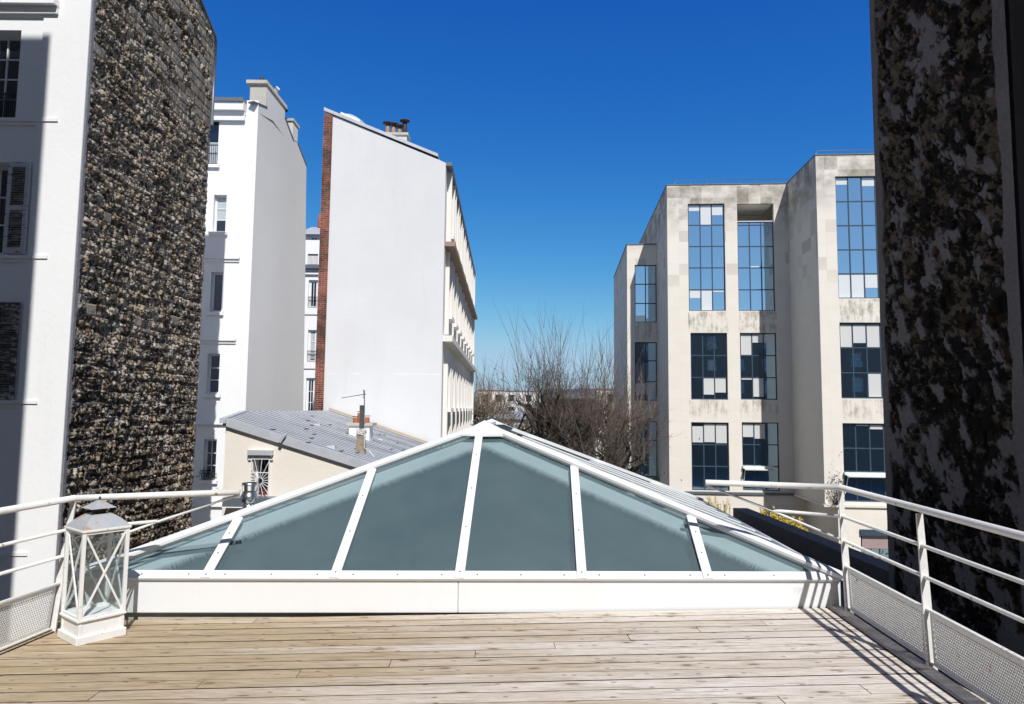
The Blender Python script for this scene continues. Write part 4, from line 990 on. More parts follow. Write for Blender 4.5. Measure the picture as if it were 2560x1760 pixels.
for x, y in ((800, 1069), (838, 1127), (957, 1107)):
    p = onroof(x, y); bm = NB(); hexa(bm, [p + Vector(v) for v in ((-.25, -.08, .06), (.02, -.08, 0), (.02, .08, 0), (-.25, .08, .06), (-.23, -.06, .1), (.0, -.06, .12), (.0, .06, .12), (-.23, .06, .1))]); o = obj('roof_vent', bm, MT['zinc_dark'] if False else MT['zinc'], rf)
# window with the sunburst grille
w = window(t, PBf, hW, .18, .05, 1, 1, 'white_paint', label='small window behind a white sunburst grille')
bm = NB(); o_ = .03; cx_, cz_ = (hW[0] + hW[2]) / 2 - .0, hW[1] + (hW[3] - hW[1]) * .42
gx0, gx1, gz0, gz1 = hW[0] - .02, hW[2] + .02, hW[1] + .0, hW[3] - .05; R_ = .065
for u in (gx0, gx1): pbox(bm, PBf, u - .008, u + .008, gz0, gz1, o_, o_ + .016)
for z in (gz0, gz1, cz_ + .17): pbox(bm, PBf, gx0, gx1, z - .008, z + .008, o_ + .002, o_ + .018)
for k in range(18):
    a = 2 * math.pi * k / 18 + .1; dx, dzz = math.cos(a), math.sin(a)
    tmax = min(((gx1 - cx_) if dx > 0 else (cx_ - gx0)) / max(abs(dx), 1e-6), ((gz1 - cz_) if dzz > 0 else (cz_ - gz0)) / max(abs(dzz), 1e-6))
    bar(bm, PBf.p(cx_ + dx * R_, cz_ + dzz * R_, o_ + .01), PBf.p(cx_ + dx * tmax, cz_ + dzz * tmax, o_ + .01), .010, .010, (0, 1, 0))
tube(bm, [PBf.p(cx_ + R_ * math.cos(a), cz_ + R_ * math.sin(a), o_ + .01) for a in [2 * math.pi * k / 20 for k in range(21)]], .007, 6)
for u0_, u1_ in ((gx0 - .07, gx0), (gx1, gx1 + .07)):
    for z in (gz0 + .02, gz1 - .01): pbox(bm, PBf, u0_, u1_, z - .012, z + .012, 0, o_ + .014)
obj('grille', bm, MT['white_paint'], w)
bm = NB(); pbox(bm, PBf, hW[0] - .09, hW[2] + .09, hW[3] + .03, hW[3] + .13, 0, .10); pbox(bm, PBf, hW[0] - .06, hW[2] + .06, hW[3] - .001, hW[3] + .029, 0, .06); obj('shutter_box', bm, MT['zinc'], w)
bm = NB(); pbox(bm, PBf, hW[0] - .03, hW[2] + .05, hW[1] - .05, hW[1] - .002, 0, .12); obj('sill', bm, MT['white_wall'], w)
bm = NB(); lump(bm, PBf.p(cx_ + .05, hW[1] + .1, -.08), (.06, .03, .04), 60, 8, .02); obj('flowers', bm, plain('pink_flowers', (.5, .15, .15), .7), w)['kind'] = 'stuff'
bm = NB(); p = onroof(708, 1085) ; q = aty(706, 1092, 14.1); bar(bm, q + Vector((-.05, 0, -.11)), q + Vector((.06, 0, .06)), .06, .09, (0, 1, 0)); obj('overflow_spout', bm, MT['zinc'], t)
zL = PBf.z(620, 1240); bm = NB(); pbox(bm, PBf, .14, 2.6, zL - .17, zL, 0, .35); obj('zinc_ledge', bm, MT['zinc_dark'], t)
bm = NB(); pbox(bm, PBf, .14, 2.6, zL - .19, zL - .172, 0, .36); obj('ledge_edge', bm, MT['white_wall'], t)
# chimney, flue and aerial on the zinc roof
p = onroof(893, 1098); Pc = Pl((p.x - .3, p.y), (1, 0)); u0_, u1_ = Pc.u(869, 1075), Pc.u(927, 1075)
zt_c = Pc.z(895, 1064)
c = thing('white_chimney', (p.x, p.y, p.z), 'squat white chimney with terracotta pots standing on the zinc roof', 'chimney')
bm = NB(); pbox(bm, Pc, u0_ + .04, u1_ - .04, p.z - .5, zt_c, -.5, 0); obj('stack', bm, MT['white_wall'], c)
bm = NB(); pbox(bm, Pc, u0_ - .03, u1_ + .06, zt_c, zt_c + .08, -.56, .06); obj('chimney_cap', bm, MT['concrete'], c)
for x, hh, rr_ in ((885, .14, .09), (897, .28, .10), (911, .16, .10)):
    bm = NB(); q = Pc.p(Pc.u(x, 1050), zt_c + .08, -.25); lathe(bm, q, [(rr_, 0), (rr_, hh), (rr_ * .75, hh), (rr_ * .75, hh - .08)], 12); obj('chimney_pot', bm, MT['terracotta'], c)
    bm = NB(); lathe(bm, q, [(.01, hh + .03), (rr_ * 1.2, hh + .03), (rr_ * 1.2, hh + .05), (.01, hh + .05)], 12); obj('cowl', bm, MT['rust_metal'], c)
p = onroof(903, 1136); c = thing('tall_flue', (p.x, p.y, p.z - .1), 'tall grey square flue pipe on a buff clay base wrapped with white cable', 'flue')
def sz(px): return px * p.y / F
q0 = Vector((p.x, p.y, p.z - .15)); q1 = aty(903, 1083, p.y)
bm = NB(); hexa(bm, [q0 + Vector(v) for v in ((-.125, -.1, 0), (.115, -.1, 0), (.115, .1, 0), (-.125, .1, 0))] + [Vector((q1.x, q1.y, q1.z)) + Vector(v) for v in ((-.085, -.08, 0), (.075, -.08, 0), (.075, .08, 0), (-.085, .08, 0))]); obj('clay_base', bm, plain('aged_clay', (.34, .28, .20), .85, scale=10, var=.5), c)
q2 = aty(905, 1013, p.y)
bm = NB(); box(bm, q1.x - .10, q1.x + .11, q1.y - .1, q1.y + .1, q1.z, q1.z + .05); obj('collar', bm, MT['concrete'], c)
bm = NB(); hexa(bm, [Vector((q1.x - .04, q1.y - .05, q1.z + .05)), Vector((q1.x + .055, q1.y - .05, q1.z + .05)), Vector((q1.x + .055, q1.y + .05, q1.z + .05)), Vector((q1.x - .04, q1.y + .05, q1.z + .05)),
    Vector((q2.x - .045, q1.y - .05, q2.z)), Vector((q2.x + .05, q1.y - .05, q2.z)), Vector((q2.x + .05, q1.y + .05, q2.z)), Vector((q2.x - .045, q1.y + .05, q2.z))]); obj('pipe', bm, plain('weathered_grey_metal', (.11, .11, .11), .6, .3, scale=12, var=.5), c)
bm = NB(); rr = random.Random(2)
for k in range(3):
    pts = []
    for i in range(15):
        a = i * 1.1 + k; pts.append(Vector((q1.x + .12 * math.cos(a), q1.y + .12 * math.sin(a), q1.z - .10 + .22 * rr.random())))
    tube(bm, pts, .007, 5)
tube(bm, [q1 + Vector((.1, -.1, 0)), q1 + Vector((.12, -.14, -.35)), Vector((p.x + .2, p.y - .1, p.z + .1)), Vector((p.x + .35, p.y - .15, p.z - .05))], .007, 5); obj('cable', bm, MT['white_paint'], c)
ant = thing('aerial', (q2.x + .08, q1.y, q2.z - .3), 'thin television aerial on a mast strapped to the grey flue pipe', 'aerial')
m0, m1 = aty(911, 1030, p.y), aty(911, 976, p.y); bm = NB(); tube(bm, [m0 + Vector((.01, 0, -.3)), m1], .012, 6); obj('mast', bm, MT['zinc_dark'], ant)
b0, b1 = aty(854, 995, p.y), aty(915, 985, p.y); bm = NB(); tube(bm, [b0, b1], .008, 6); obj('boom', bm, MT['iron'], ant)
for i in range(9):
    bm = NB(); c_ = b0 + (b1 - b0) * (i / 9.5 + .02); L_ = .07 + .012 * i; tube(bm, [c_ - Vector((0, L_, .0)), c_ + Vector((0, L_, .0))], .004, 4); obj('element', bm, MT['iron'], ant)
bm = NB()
for s in (-1, 1): tube(bm, [b1 + Vector((-.06, -.1, .09 * s)), b1 + Vector((-.06, .1, .09 * s))], .005, 4); tube(bm, [b1 + Vector((-.06, 0, 0)), b1 + Vector((-.06, 0, .09 * s))], .005, 4)
obj('reflector', bm, MT['iron'], ant)
# steel cowl by the skylight
YF = 8.6; f0, f1, f2 = aty(622, 1330, YF), aty(622, 1262, YF), aty(620, 1207, YF); px = YF / F
c = thing('steel_flue', (f1.x, f1.y, f1.z - 1.5), 'stainless steel flue with an open waisted cowl rising behind the skylight', 'flue')
bm = NB(); lathe(bm, f1, [(15 * px, -1.6), (15 * px, -.17), (13.5 * px, -.14), (13.5 * px, -.10), (14.5 * px, -.09), (14.5 * px, 0), (12 * px, .01)], 24); obj('pipe', bm, MT['steel'], c)
bm = NB(); H_ = f2.z - f1.z; lathe(bm, f1, [(13 * px, .02), (19 * px, .05), (20.5 * px, .08), (19 * px, .12), (16 * px, H_ * .55), (15.5 * px, H_ * .6)], 24); o = obj('cowl_body', bm, MT['steel'], c)
bm = NB(); lathe(bm, f1, [(17 * px, H_ * .9), (18.5 * px, H_), (17.6 * px, H_)], 24); obj('cowl_ring', bm, MT['steel'], c)
for k in range(6):
    a = k * math.pi / 3 + .3; bm = NB(); bar(bm, f1 + Vector((15.5 * px * math.cos(a), 15.5 * px * math.sin(a), H_ * .58)), f1 + Vector((17.4 * px * math.cos(a), 17.4 * px * math.sin(a), H_ * .93)), .035, .004, (math.cos(a), math.sin(a), 0)); obj('cowl_strut', bm, MT['steel'], c)

# ================================================================== OFFICE BUILDING
od = Vector((.074, .997, 0)).normalized(); on = Vector((.997, -.074, 0)).normalized()
O2 = Vector((11.026, 48, 0)); P2 = Pl(O2, on); W2 = 8.44; ZT = 17.75
O3 = O2 + on * W2 - od * 5.45; P3f = Pl(O3, on); P3s = Pl(O3 + od * 5.45, -od); O1 = O2 + od * 5.4
P1 = Pl(O1, on); u10 = P1.u(1568, 800); P2s = Pl(O2 + od * 26, -od); zT1 = P1.z(1600, 612)
t = thing('office_building', (O2.x + 5, O2.y + 5, -8), 'beige stone office block in stepped bays with tall blue glass windows', 'office building')
def rects(P, x0, y0, x1, y1): return P.rect(x0, y0, x1, y1)
c7 = lambda v: 360 + v / 3.055
c8 = lambda v: 800 + v / 2.66
WN = [  # plane, px rect, rows px (top to bottom), cols, blinds (col,row from bottom, f0,f1)
 (P2, (1721, 509, 1813, 777), [c7(v) for v in (455, 615, 778, 942, 1110, 1275)], 3, [(0, 4, .72, .97), (1, 4, .0, 1), (2, 4, .5, .97), (0, 0, .6, .97), (1, 0, 0, .97), (2, 0, .9, .96)]),
 (P2, (1845, 553, 1937, 777), [c7(v) for v in (590, 615, 778, 942, 1110, 1275)], 3, [(1, 2, 0, .08)]),
 (P2, (1727, 832, 1819, 999), [c8(v) for v in (85, 235, 382, 530)], 3, [(1, 0, .2, .97), (2, 0, .3, .97)]),
 (P2, (1851, 832, 1943, 999), [c8(v) for v in (85, 235, 382, 530)], 3, [(0, 2, .03, .97), (1, 2, .6, .97), (2, 2, .6, .97), (0, 0, .9, .97), (1, 0, .1, .97)]),
 (P2, (1729, 1056, 1823, 1227), [c8(v) for v in (680, 830, 975, 1135)], 3, [(0, 2, .1, .85), (1, 2, .12, .97), (2, 2, .08, .97)]),
 (P2, (1856, 1056, 1949, 1227), [c8(v) for v in (680, 830, 975, 1135)], 3, [(0, 2, .35, .97), (1, 2, .28, .97)]),
]
h2 = [r for r in (w[0].rect(*w[1]) for w in WN)]; log = P2.rect(1845, 509, 1937, 553); h2[1] = (h2[1][0], h2[1][1], h2[1][2], log[1]); log = (h2[1][0], log[1], h2[1][2], log[3])
zb = P2.z(1830, 1230)
wb = NB(); wall(wb, P2, [(0, zb), (W2, zb), (W2, ZT), (0, ZT)], [r if i != 1 else (r[0], r[1], r[2], log[3]) for i, r in enumerate(h2)], .25)
wall(wb, P2, [(-.3, -8), (W2 + .8, -8), (W2 + .8, zb - .16), (-.3, zb - .16)], (), .2, .06)
# block three
W3 = 14.0; q = P3f
c3 = [P3f.u(2092, 590), P3f.u(2127, 590), P3f.u(2161, 590), P3f.u(2195, 590)]; cw = (c3[3] - c3[0]) / 3
h3 = []
for (x0_, ya, yb) in ((2092, 440, 746), (2105, 806, 996), (2113, 1058, 1255)):
    u = P3f.u(x0_, (ya + yb) / 2); h3.append((c3[0], P3f.z(2130, yb), c3[0] + cw * 5, P3f.z(2130, ya)))
hb = P3f.rect(2153, 1326, 2300, 1440)
zb3 = P3f.z(2130, 1262)
wall(wb, P3f, [(0, zb3), (W3, zb3), (W3, ZT), (0, ZT)], h3, .25, 0, 20.0)
wall(wb, P3f, [(.75, -8), (W3, -8), (W3, zb3), (.75, zb3)], [(hb[0], hb[1], hb[2], hb[3])], .25, 0, 20.0)
wall(wb, P3s, [(0, zb3 + .0), (5.45, zb3 + .0), (5.45, ZT), (0, ZT)], (), .25, 0, 40.0)
Pb = Pl(P3s.O + on * .75, -od); wall(wb, Pb, [(-.1, -8), (5.45, -8), (5.45, zb3), (-.1, zb3)], (), .25, 0, 40.0)
# block one and the returns
h1 = [P1.rect(1587, 662, 1642, 806), P1.rect(1587, 855, 1643, 1002), P1.rect(1588, 1053, 1644, 1192)]
W1 = -u10; zb1 = P1.z(1610, 1193)
P1b = Pl(O1 + on * u10, on)
h1 = [(r[0] - u10, r[1], min(r[2] - u10, W1 - .01), r[3]) for r in h1]
wall(wb, P1b, [(0, zb1), (W1, zb1), (W1, zT1), (0, zT1)], h1, .25, 0, 60.0)
wall(wb, P1b, [(-.1, -8), (W1 + .4, -8), (W1 + .4, zb1 - .15), (-.1, zb1 - .15)], (), .25, .6, 60.0)
wall(wb, P2s, [(0, zb), (26, zb), (26, ZT), (0, ZT)], (), .25, 0, 80.0)
P1s = Pl(P1b.O + od * 14, -od); wall(wb, P1s, [(0, -8), (14, -8), (14, zT1), (0, zT1)], (), .25, 0, 100.0)
wall(wb, Pl(P2s.p(0, 0, 0), on), [(0, -8), (W2 + W3, -8), (W2 + W3, ZT), (0, ZT)]); wall(wb, Pl(P3f.p(W3, 0, 0), od), [(0, -8), (25, -8), (25, ZT), (0, ZT)])
obj('wall', wb, MT['stone'], t)
bm = NB()
a = P2.p(0, ZT, -.001); 
face(bm, [P2.p(-.02, ZT + .002, -.0), P2.p(W2 + .0, ZT + .002, 0), P2.p(W2, ZT + .002, -20), P2.p(-.02, ZT + .002, -20)]); face(bm, [P3f.p(0, ZT + .004, 0), P3f.p(W3, ZT + .004, 0), P3f.p(W3, ZT + .004, -25), P3f.p(0, ZT + .004, -25)])
face(bm, [P1b.p(0, zT1 + .004, 0), P1b.p(W1, zT1 + .004, 0), P1b.p(W1, zT1 + .004, -14), P1b.p(0, zT1 + .004, -14)]); obj('flat_roof', bm, MT['concrete'], t)
bm = NB()
pbox(bm, P2, -.03, W2 - .04, ZT + .004, ZT + .05, -.2, .05); pbox(bm, P3f, -.04, W3, ZT + .006, ZT + .055, -.2, .05); pbox(bm, P3s, 0, 5.4, ZT + .008, ZT + .057, -.2, .05); pbox(bm, P2s, 0, 25.9, ZT + .008, ZT + .05, -.2, .05)
pbox(bm, P1b, -.03, W1 - .04, zT1 + .006, zT1 + .09, -.2, .05); pbox(bm, P1s, 0, 13.9, zT1 + .008, zT1 + .085, -.2, .05); obj('coping', bm, MT['zinc_dark'], t)
bm = NB(); pbox(bm, P2, -.36, W2 + .85, zb - .155, zb - .002, 0, .16); pbox(bm, P1b, -.1, W1 + .45, zb1 - .145, zb1 - .002, 0, .72); obj('podium_ledge', bm, MT['zinc_dark'], t)
bm = NB(); pbox(bm, P3s, 0, 5.6, zb3 - .14, zb3 - .002, -.9, .1); pbox(bm, P3f, 0, W3, zb3 - .14, zb3 + .0, 0, .12); obj('podium_ledge', bm, MT['stone'], t)
# frames, panes, blinds
def owin(P, r, zrows, cols, blinds, glass='office_glass', n='window', colw=None):
    zs = sorted(zrows); zs[0] = r[1] + .06; zs[-1] = r[3] - .06
    return window(t, P, r, .16, .07, cols, len(zs) - 1, 'grey_blue', glass, blinds=blinds, rowz=zs, bw=.075, colw=colw, name=n)
for i, w in enumerate(WN):
    owin(w[0], h2[i], [w[0].z((w[1][0] + w[1][2]) / 2, y) for y in w[2]], w[3], w[4])
bm = NB(); r = log; pbox(bm, P2, r[0], r[2], r[1] - .0, r[1] + .06, -.25, -.12); face(bm, [P2.p(r[0], r[3], -.25), P2.p(r[2], r[3], -.25), P2.p(r[2], r[3], -3), P2.p(r[0], r[3], -3)][::-1])
obj('loggia_ceiling', bm, MT['white_side'], t)
bm = NB(); face(bm, [P2.p(r[0] - 1, r[1] - 1, -3), P2.p(r[2] + 1, r[1] - 1, -3), P2.p(r[2] + 1, r[3], -3), P2.p(r[0] - 1, r[3], -3)]); face(bm, [P2.p(r[0], r[1], -.26), P2.p(r[2], r[1], -.26), P2.p(r[2], r[1], -3), P2.p(r[0], r[1], -3)])
obj('loggia_wall', bm, MT['stone'], t)
cc = [c3[0] + cw * i for i in range(6)]
R3 = (([c7(v) for v in (245, 432, 617, 803, 987, 1180)], [(0, 4, .72, .97), (2, 4, .65, .97), (3, 4, .8, .97), (0, 0, .02, .97), (1, 0, .02, .97), (2, 0, .42, .97), (3, 0, .5, .97)]),
      ([c8(v) for v in (15, 183, 350, 520)], [(0, 2, .03, .95), (1, 2, .2, .95), (2, 2, .03, .95), (3, 2, .03, .95), (2, 0, .03, .97)]),
      ([c8(v) for v in (685, 855, 1010, 1225)], [(1, 2, .93, .97), (2, 2, .8, .97), (3, 2, .7, .97)]))
for r, (ys_, bl) in zip(h3, R3): owin(P3f, r, [P3f.z(2150, y) for y in ys_], 5, bl, colw=[r[0] + .07] + cc[1:-1] + [r[2] - .07])
for r, ys_, bl in zip(h1, ([c7(v) for v in (920, 1068, 1215, 1360)], [c8(v) for v in (145, 270, 410, 540)], [c8(v) for v in (670, 800, 1030)]), ([(0, 0, .0, .35), (1, 0, 0, .2)], [(0, 0, .3, .9), (1, 0, .3, .95)], [])):
    owin(P1b, r, [P1.z(1612, y) for y in ys_], 2, bl)
r = hb; zz = P3f.z(2180, 1372)
w = owin(P3f, (r[0], r[1], r[2], r[3]), [r[1], zz, r[3]], 3, [])
bm = NB(); pbox(bm, P3f, r[0] - .05, r[2], r[3] - .32, r[3] + .03, -.1, .12); obj('shutter_box', bm, MT['grey_blue'], w)
bm = NB(); pbox(bm, P3f, r[0] + .1, r[2], zz, r[3] - .33, -.10, -.07); obj('blind', bm, MT['blind'], w)
# awnings
for P, r, y0_, nm in ((P2, h2[5], 1168, 0), (P3f, h3[2], 1184, 1)):
    z = P.z(1900 if not nm else 2150, y0_); u1_ = r[2] - .45 if not nm else r[2]
    bm = NB(); pbox(bm, P, r[0] - .02, u1_, z - .08, z + .08, .0, .22); a = obj('awning', bm, MT['white_paint'], t)
    bm = NB(); hexa(bm, [P.p(r[0] + .05, z - .18, .55), P.p(u1_ - .1, z - .18, .55), P.p(u1_ - .1, z - .10, .2), P.p(r[0] + .05, z - .10, .2), P.p(r[0] + .05, z - .13, .55), P.p(u1_ - .1, z - .13, .55), P.p(u1_ - .1, z - .082, .2), P.p(r[0] + .05, z - .082, .2)]); obj('awning_cloth', bm, MT['far_wall'], a)
    bm = NB(); tube(bm, [P.p(r[0] + .05, z - .15, .5), P.p(r[0] + .02, z - 1.2, .04)], .025, 6); obj('awning_arm', bm, MT['white_paint'], a)
# roof rails
for P, ua, ub, z0_ in ((P2, .9, W2 + .6, ZT), (P3f, .6, W3, ZT)):
    bm = NB(); zr_ = z0_ + .75; o_ = -1.2
    tube(bm, [P.p(ua - .35, z0_ + .2, o_), P.p(ua, zr_, o_), P.p(ub, zr_, o_)], .022, 6); tube(bm, [P.p(ua - .2, z0_ + .4, o_), P.p(ub, z0_ + .4, o_)], .018, 5)
    u = ua + 1
    while u < ub: tube(bm, [P.p(u, z0_, o_), P.p(u, zr_, o_)], .018, 5); u += 1.18
    obj('roof_rail', bm, MT['zinc_dark'], t)
# dried plant on the podium corner
bm = NB(); rr = random.Random(9); c = P3f.p(.55, zb3, .25)
for k in range(26):
    a = c + Vector((rr.gauss(0, .12), rr.gauss(0, .1), 0)); b = a + Vector((rr.gauss(0, .3), rr.gauss(0, .2), rr.uniform(.7, 2.0))); tube(bm, [a, (a + b) / 2 + Vector((rr.gauss(0, .08), 0, 0)), b], [.015, .012, .006], 4)
lump(bm, c + Vector((0, 0, 1.2)), (.28, .2, .55), 120, 5, .06)
tag(obj('potted_shrub', bm, MT['rust_metal']), 'thin dried shrub on the office ledge beside the railing corner', 'shrub')

# ================================================================== BLACKENED STONE BUILDING on the right
XG = 4.75; yG1, yG0 = XG / .5475, XG / .762
PG = Pl((XG, yG1), (-.012, -1)); HG = 8.0
t = thing('stone_building', (XG + 3, 8, -8), 'tall shaded building at the right edge with blackened rubble wall and patchy grey plaster', 'building')
Lg = yG1 - yG0
def fG(U, V):
    K_ = 1.5; U = U * K_; V = V * K_; LG_ = Lg * K_
    r1, r2, e, fr = stones(U, V, .24, .40, 13); rough = fbm(U, V, .18, 111, 4, .6); micro = fbm(U, V, .07, 131, 3, .7)
    n = fbm(U + .45 * V, V * .7, .26, 151, 5, .62) * .78 + fbm(U, V * .7, 1.0, 155, 2) * .22; low = sst(7 - V, -3, 9) * .035
    p = sst(n + low * .3 + .07 * (micro - .5), .575, .602)
    rim = np.maximum(sst(.16 + .28 * (fbm(U, V, .9, 171, 4) - .35) - U, -.01, .02), sst(U - LG_ + .22 + .3 * (fbm(U, V, 1.1, 181, 4) - .35), -.01, .02)); p = np.maximum(p, rim)
    edge = sst(e, 0, .03); H = (.02 + .05 * r2) * edge + .11 * (rough - .5) + .04 * (micro - .5); H = H * (1 - p) + (.06 + .01 * (rough - .5)) * p
    soot = sst(fbm(U + .3 * V, V, .13, 161, 4, .7) + .3 * (fbm(U, V, .7, 163, 2) - .5) + sst(7 - V, -2, 6) * .13, .42, .56)
    st = col3(soot, (.16, .13, .10), (.022, .019, .017)); st = st * (.8 + .4 * r1[..., None])
    pl = col3(fbm(U, V, .6, 191, 4), (.20, .18, .175), (.27, .245, .24)); rust = sst(fbm(U, V, .5, 201, 3), .68, .8); st = st * (1 - rust[..., None] * .5) + np.array((.10, .055, .025)) * rust[..., None] * .5
    H = H / K_
    return H, st * (1 - p[..., None]) + pl * p[..., None]
o = relief('rubble_wall', PG, 300, 1000, 0, Lg, -2.5, lambda U: U * 0 + 7.6, fG, MT['rubble'], t); o['label'] = 'blackened rubble wall with peeling grey plaster'
bm = NB(); wall(bm, PG, [(0, 7.6), (Lg, 7.6), (Lg, HG), (0, HG)]); wall(bm, PG, [(0, -8), (Lg, -8), (Lg, -2.5), (0, -2.5)])
wall(bm, Pl((XG + 9, yG1), (-1, 0)), [(0, -8), (9, -8), (9, HG), (0, HG)]); obj('upper_wall', bm, MT['dark_wall'], t)
bm = NB(); P_ = Pl(PG.p(Lg, 0, -.2), (0, -1)); wall(bm, P_, [(0, -8), (15, -8), (15, HG), (0, HG)])
face(bm, [PG.p(Lg, -8, .0), PG.p(Lg, -8, -.2), PG.p(Lg, HG, -.2), PG.p(Lg, HG, 0)]); o = obj('smooth_wall', bm, MT['dark_wall'], t)
bm = NB(); quad(bm, Vector((XG, yG1, HG)), Vector((XG + 9, yG1, HG)), Vector((XG + 9, -9, HG)), Vector((XG, -9, HG))); wall(bm, Pl((XG + .4, -8.9), (1, 0)), [(0, -8), (9, -8), (9, HG), (0, HG)]); obj('roof', bm, MT['slate'], t)

# ================================================================== DARK FLAT ROOF beside the skylight
def m_dark():
    m = M('dark_roof_boards'); n = m.noise(m.co(), 5, 5, .7); c = m.mix(n, (.035, .037, .045), (.075, .078, .09)); return m.out(c, .8, n, .2, .01)
MT['darkroof'] = m_dark()
t = thing('flat_roof_annexe', (3.7, 10, -8), 'low flat roof of dark boards with a black parapet right of the skylight', 'annexe')
bm = NB(); y = 2.0; rr = random.Random(1)
while y < 14.4: box(bm, 2.74, 4.66, y, y + .135, -.80, -.70 + rr.uniform(-.003, .003)); y += .142
obj('roof_boards', bm, MT['darkroof'], t)
bm = NB()
def pp(y, dx, z): return Vector((5.12 - .032 * y + dx - .0, y, z))
y = 8.72
while y < 14.3:
    y2 = min(y + .9, 14.5)
    hexa(bm, [pp(y + .006, 0, -1.0), pp(y + .006, .30, -1.0), pp(y2, .30, -1.0), pp(y2, 0, -1.0), pp(y + .006, 0, -.42), pp(y + .006, .30, -.42), pp(y2, .30, -.42), pp(y2, 0, -.42)]); y = y2
obj('parapet', bm, MT['darkroof'], t)
bm = NB(); box(bm, 2.76, 4.70, 2, 14.45, -8, -.84); obj('wall', bm, MT['house_wall'], t)

# ================================================================== BUILDINGS OUTSIDE THE FRAME that shade and are mirrored in the office glass
t = thing('rear_house', (0, -14, -8), 'grey rendered house behind the viewer, mirrored dark in the lower office windows', 'house')
PR = Pl((110, -12), (-1, 0)); holes = [(3 + 4.2 * i, z, 4.3 + 4.2 * i, z + 1.8) for i in range(32) for z in (1, 4.4, 7.8, 11.2)]
bm = NB(); wall(bm, PR, [(0, -8), (140, -8), (140, 15.5), (0, 15.5)], holes, .2); wall(bm, Pl((110, -22), (1, 0)), [(-140, -8), (0, -8), (0, 15.5), (-140, 15.5)]); obj('wall', bm, MT['house_wall'], t)
for r_ in holes[60:100]: window(t, PR, r_, .15, .07, 2, 2)
bm = NB(); quad(bm, Vector((-30, -12, 15.5)), Vector((110, -12, 15.5)), Vector((110, -22, 15.5)), Vector((-30, -22, 15.5))); obj('roof', bm, MT['slate'], t)
t = thing('neighbouring_house', (-11, 0, -8), 'grey house just beyond the left edge whose shadow falls on the white facade', 'house')
bm = NB(); box(bm, -18, -7.35, -6, 5.6, -8, 19.3); obj('wall', bm, MT['house_wall'], t)

# ================================================================== GLASS FRONTED HOUSE and far buildings
YH = 58.0; PH = Pl(aty(1330, 1050, YH), (1, 0)); u = lambda x: PH.u(x, 1050); z = lambda y: PH.z(1420, y)
t = thing('glass_fronted_house', (PH.p(3, 0, -3).x, YH + 3, -8), 'dark modern house with curved zinc roof and tall glass front behind the bare tree', 'house')
hg = (u(1432), z(1190), u(1484), z(1000)); hh = (u(1336), z(1100), u(1362), z(1035)); h3_ = (u(1372), z(1090), u(1424), z(1006))
bm = NB(); wall(bm, PH, [(-.5, -8), (u(1492), -8), (u(1492), z(995)), (u(1366), z(995)), (u(1366), z(1020)), (-.5, z(1020))], [hg, hh, h3_], .3)
wall(bm, Pl((PH.p(u(1492), 0).x, YH), (0, 1)), [(0, -8), (9, -8), (9, z(995)), (0, z(995))]); obj('wall', bm, MT['slate'], t)
window(t, PH, hg, .1, .08, 3, 5, 'grey_blue'); window(t, PH, hh, .1, .06, 1, 2, 'grey_blue'); window(t, PH, h3_, .25, .06, 2, 2, 'grey_blue')
bm = NB(); prev = None
for k in range(9):
    a = math.radians(90 * k / 8); cur = (z(995) + (z(972) - z(995)) * math.sin(a), .5 - 2.2 * (1 - math.cos(a)))
    if prev: face(bm, [PH.p(u(1366), prev[0], prev[1]), PH.p(u(1493), prev[0], prev[1]), PH.p(u(1493), cur[0], cur[1]), PH.p(u(1366), cur[0], cur[1])])
    prev = cur
face(bm, [PH.p(u(1366), prev[0], prev[1]), PH.p(u(1493), prev[0], prev[1]), PH.p(u(1493), z(985), -8), PH.p(u(1366), z(985), -8)]); pbox(bm, PH, u(1365), u(1494), z(998), z(994), 0, .6); obj('roof', bm, MT['zinc_dark'], t)
bm = NB(); tube(bm, [PH.p(u(1488), z(1000), .15), PH.p(u(1488), -7, .15)], .14, 8); obj('downpipe', bm, MT['white_paint'], t)
def block(nm, lab, x0, x1, ytop, Y, mat, floors=4, win=True, depth=12, cat='building', grp='pale blocks on the far skyline'):
    P = Pl(aty(x0, ytop, Y), (1, 0)); L = P.u(x1, ytop); zt = P.z((x0 + x1) / 2, ytop); t = thing(nm, (P.p(L / 2, 0).x, Y + depth / 2, -8), lab, cat, grp)
    hs = []
    if win:
        n = max(2, int(L / 3.4))
        for i in range(n):
            for j in range(floors): hs.append((L * (i + .3) / n, zt - 2.6 - 3 * j, L * (i + .3) / n + 1.4, zt - 1 - 3 * j))
    bm = NB(); wall(bm, P, [(0, -8), (L, -8), (L, zt), (0, zt)], hs, .3); wall(bm, Pl((P.O.x + L, Y), (0, 1)), [(0, -8), (depth, -8), (depth, zt), (0, zt)]); wall(bm, Pl((P.O.x, Y + depth), (0, -1)), [(0, -8), (depth, -8), (depth, zt), (0, zt)])
    obj('wall', bm, MT[mat], t); bm = NB(); quad(bm, P.p(-.3, zt + .01, .3), P.p(L + .3, zt + .01, .3), P.p(L + .3, zt + .8, -depth), P.p(-.3, zt + .8, -depth)); obj('roof', bm, MT['zinc'], t)
    for r_ in hs: 
        bm = NB(); face(bm, [P.p(r_[0], r_[1], -.25), P.p(r_[2], r_[1], -.25), P.p(r_[2], r_[3], -.25), P.p(r_[0], r_[3], -.25)]); obj('window', bm, MT['house_glass'], t)
    return t, P, zt
block('distant_building', 'cream distant block on the skyline just right of the white gable building', 1195, 1262, 975, 150, 'cream_wall')
block('distant_building', 'white distant block on the skyline left of the largest bare tree', 1258, 1345, 977, 170, 'white_wall')
block('distant_building', 'distant grey stone block seen through the bare trees left of the office building', 1440, 1560, 972, 130, 'far_wall')
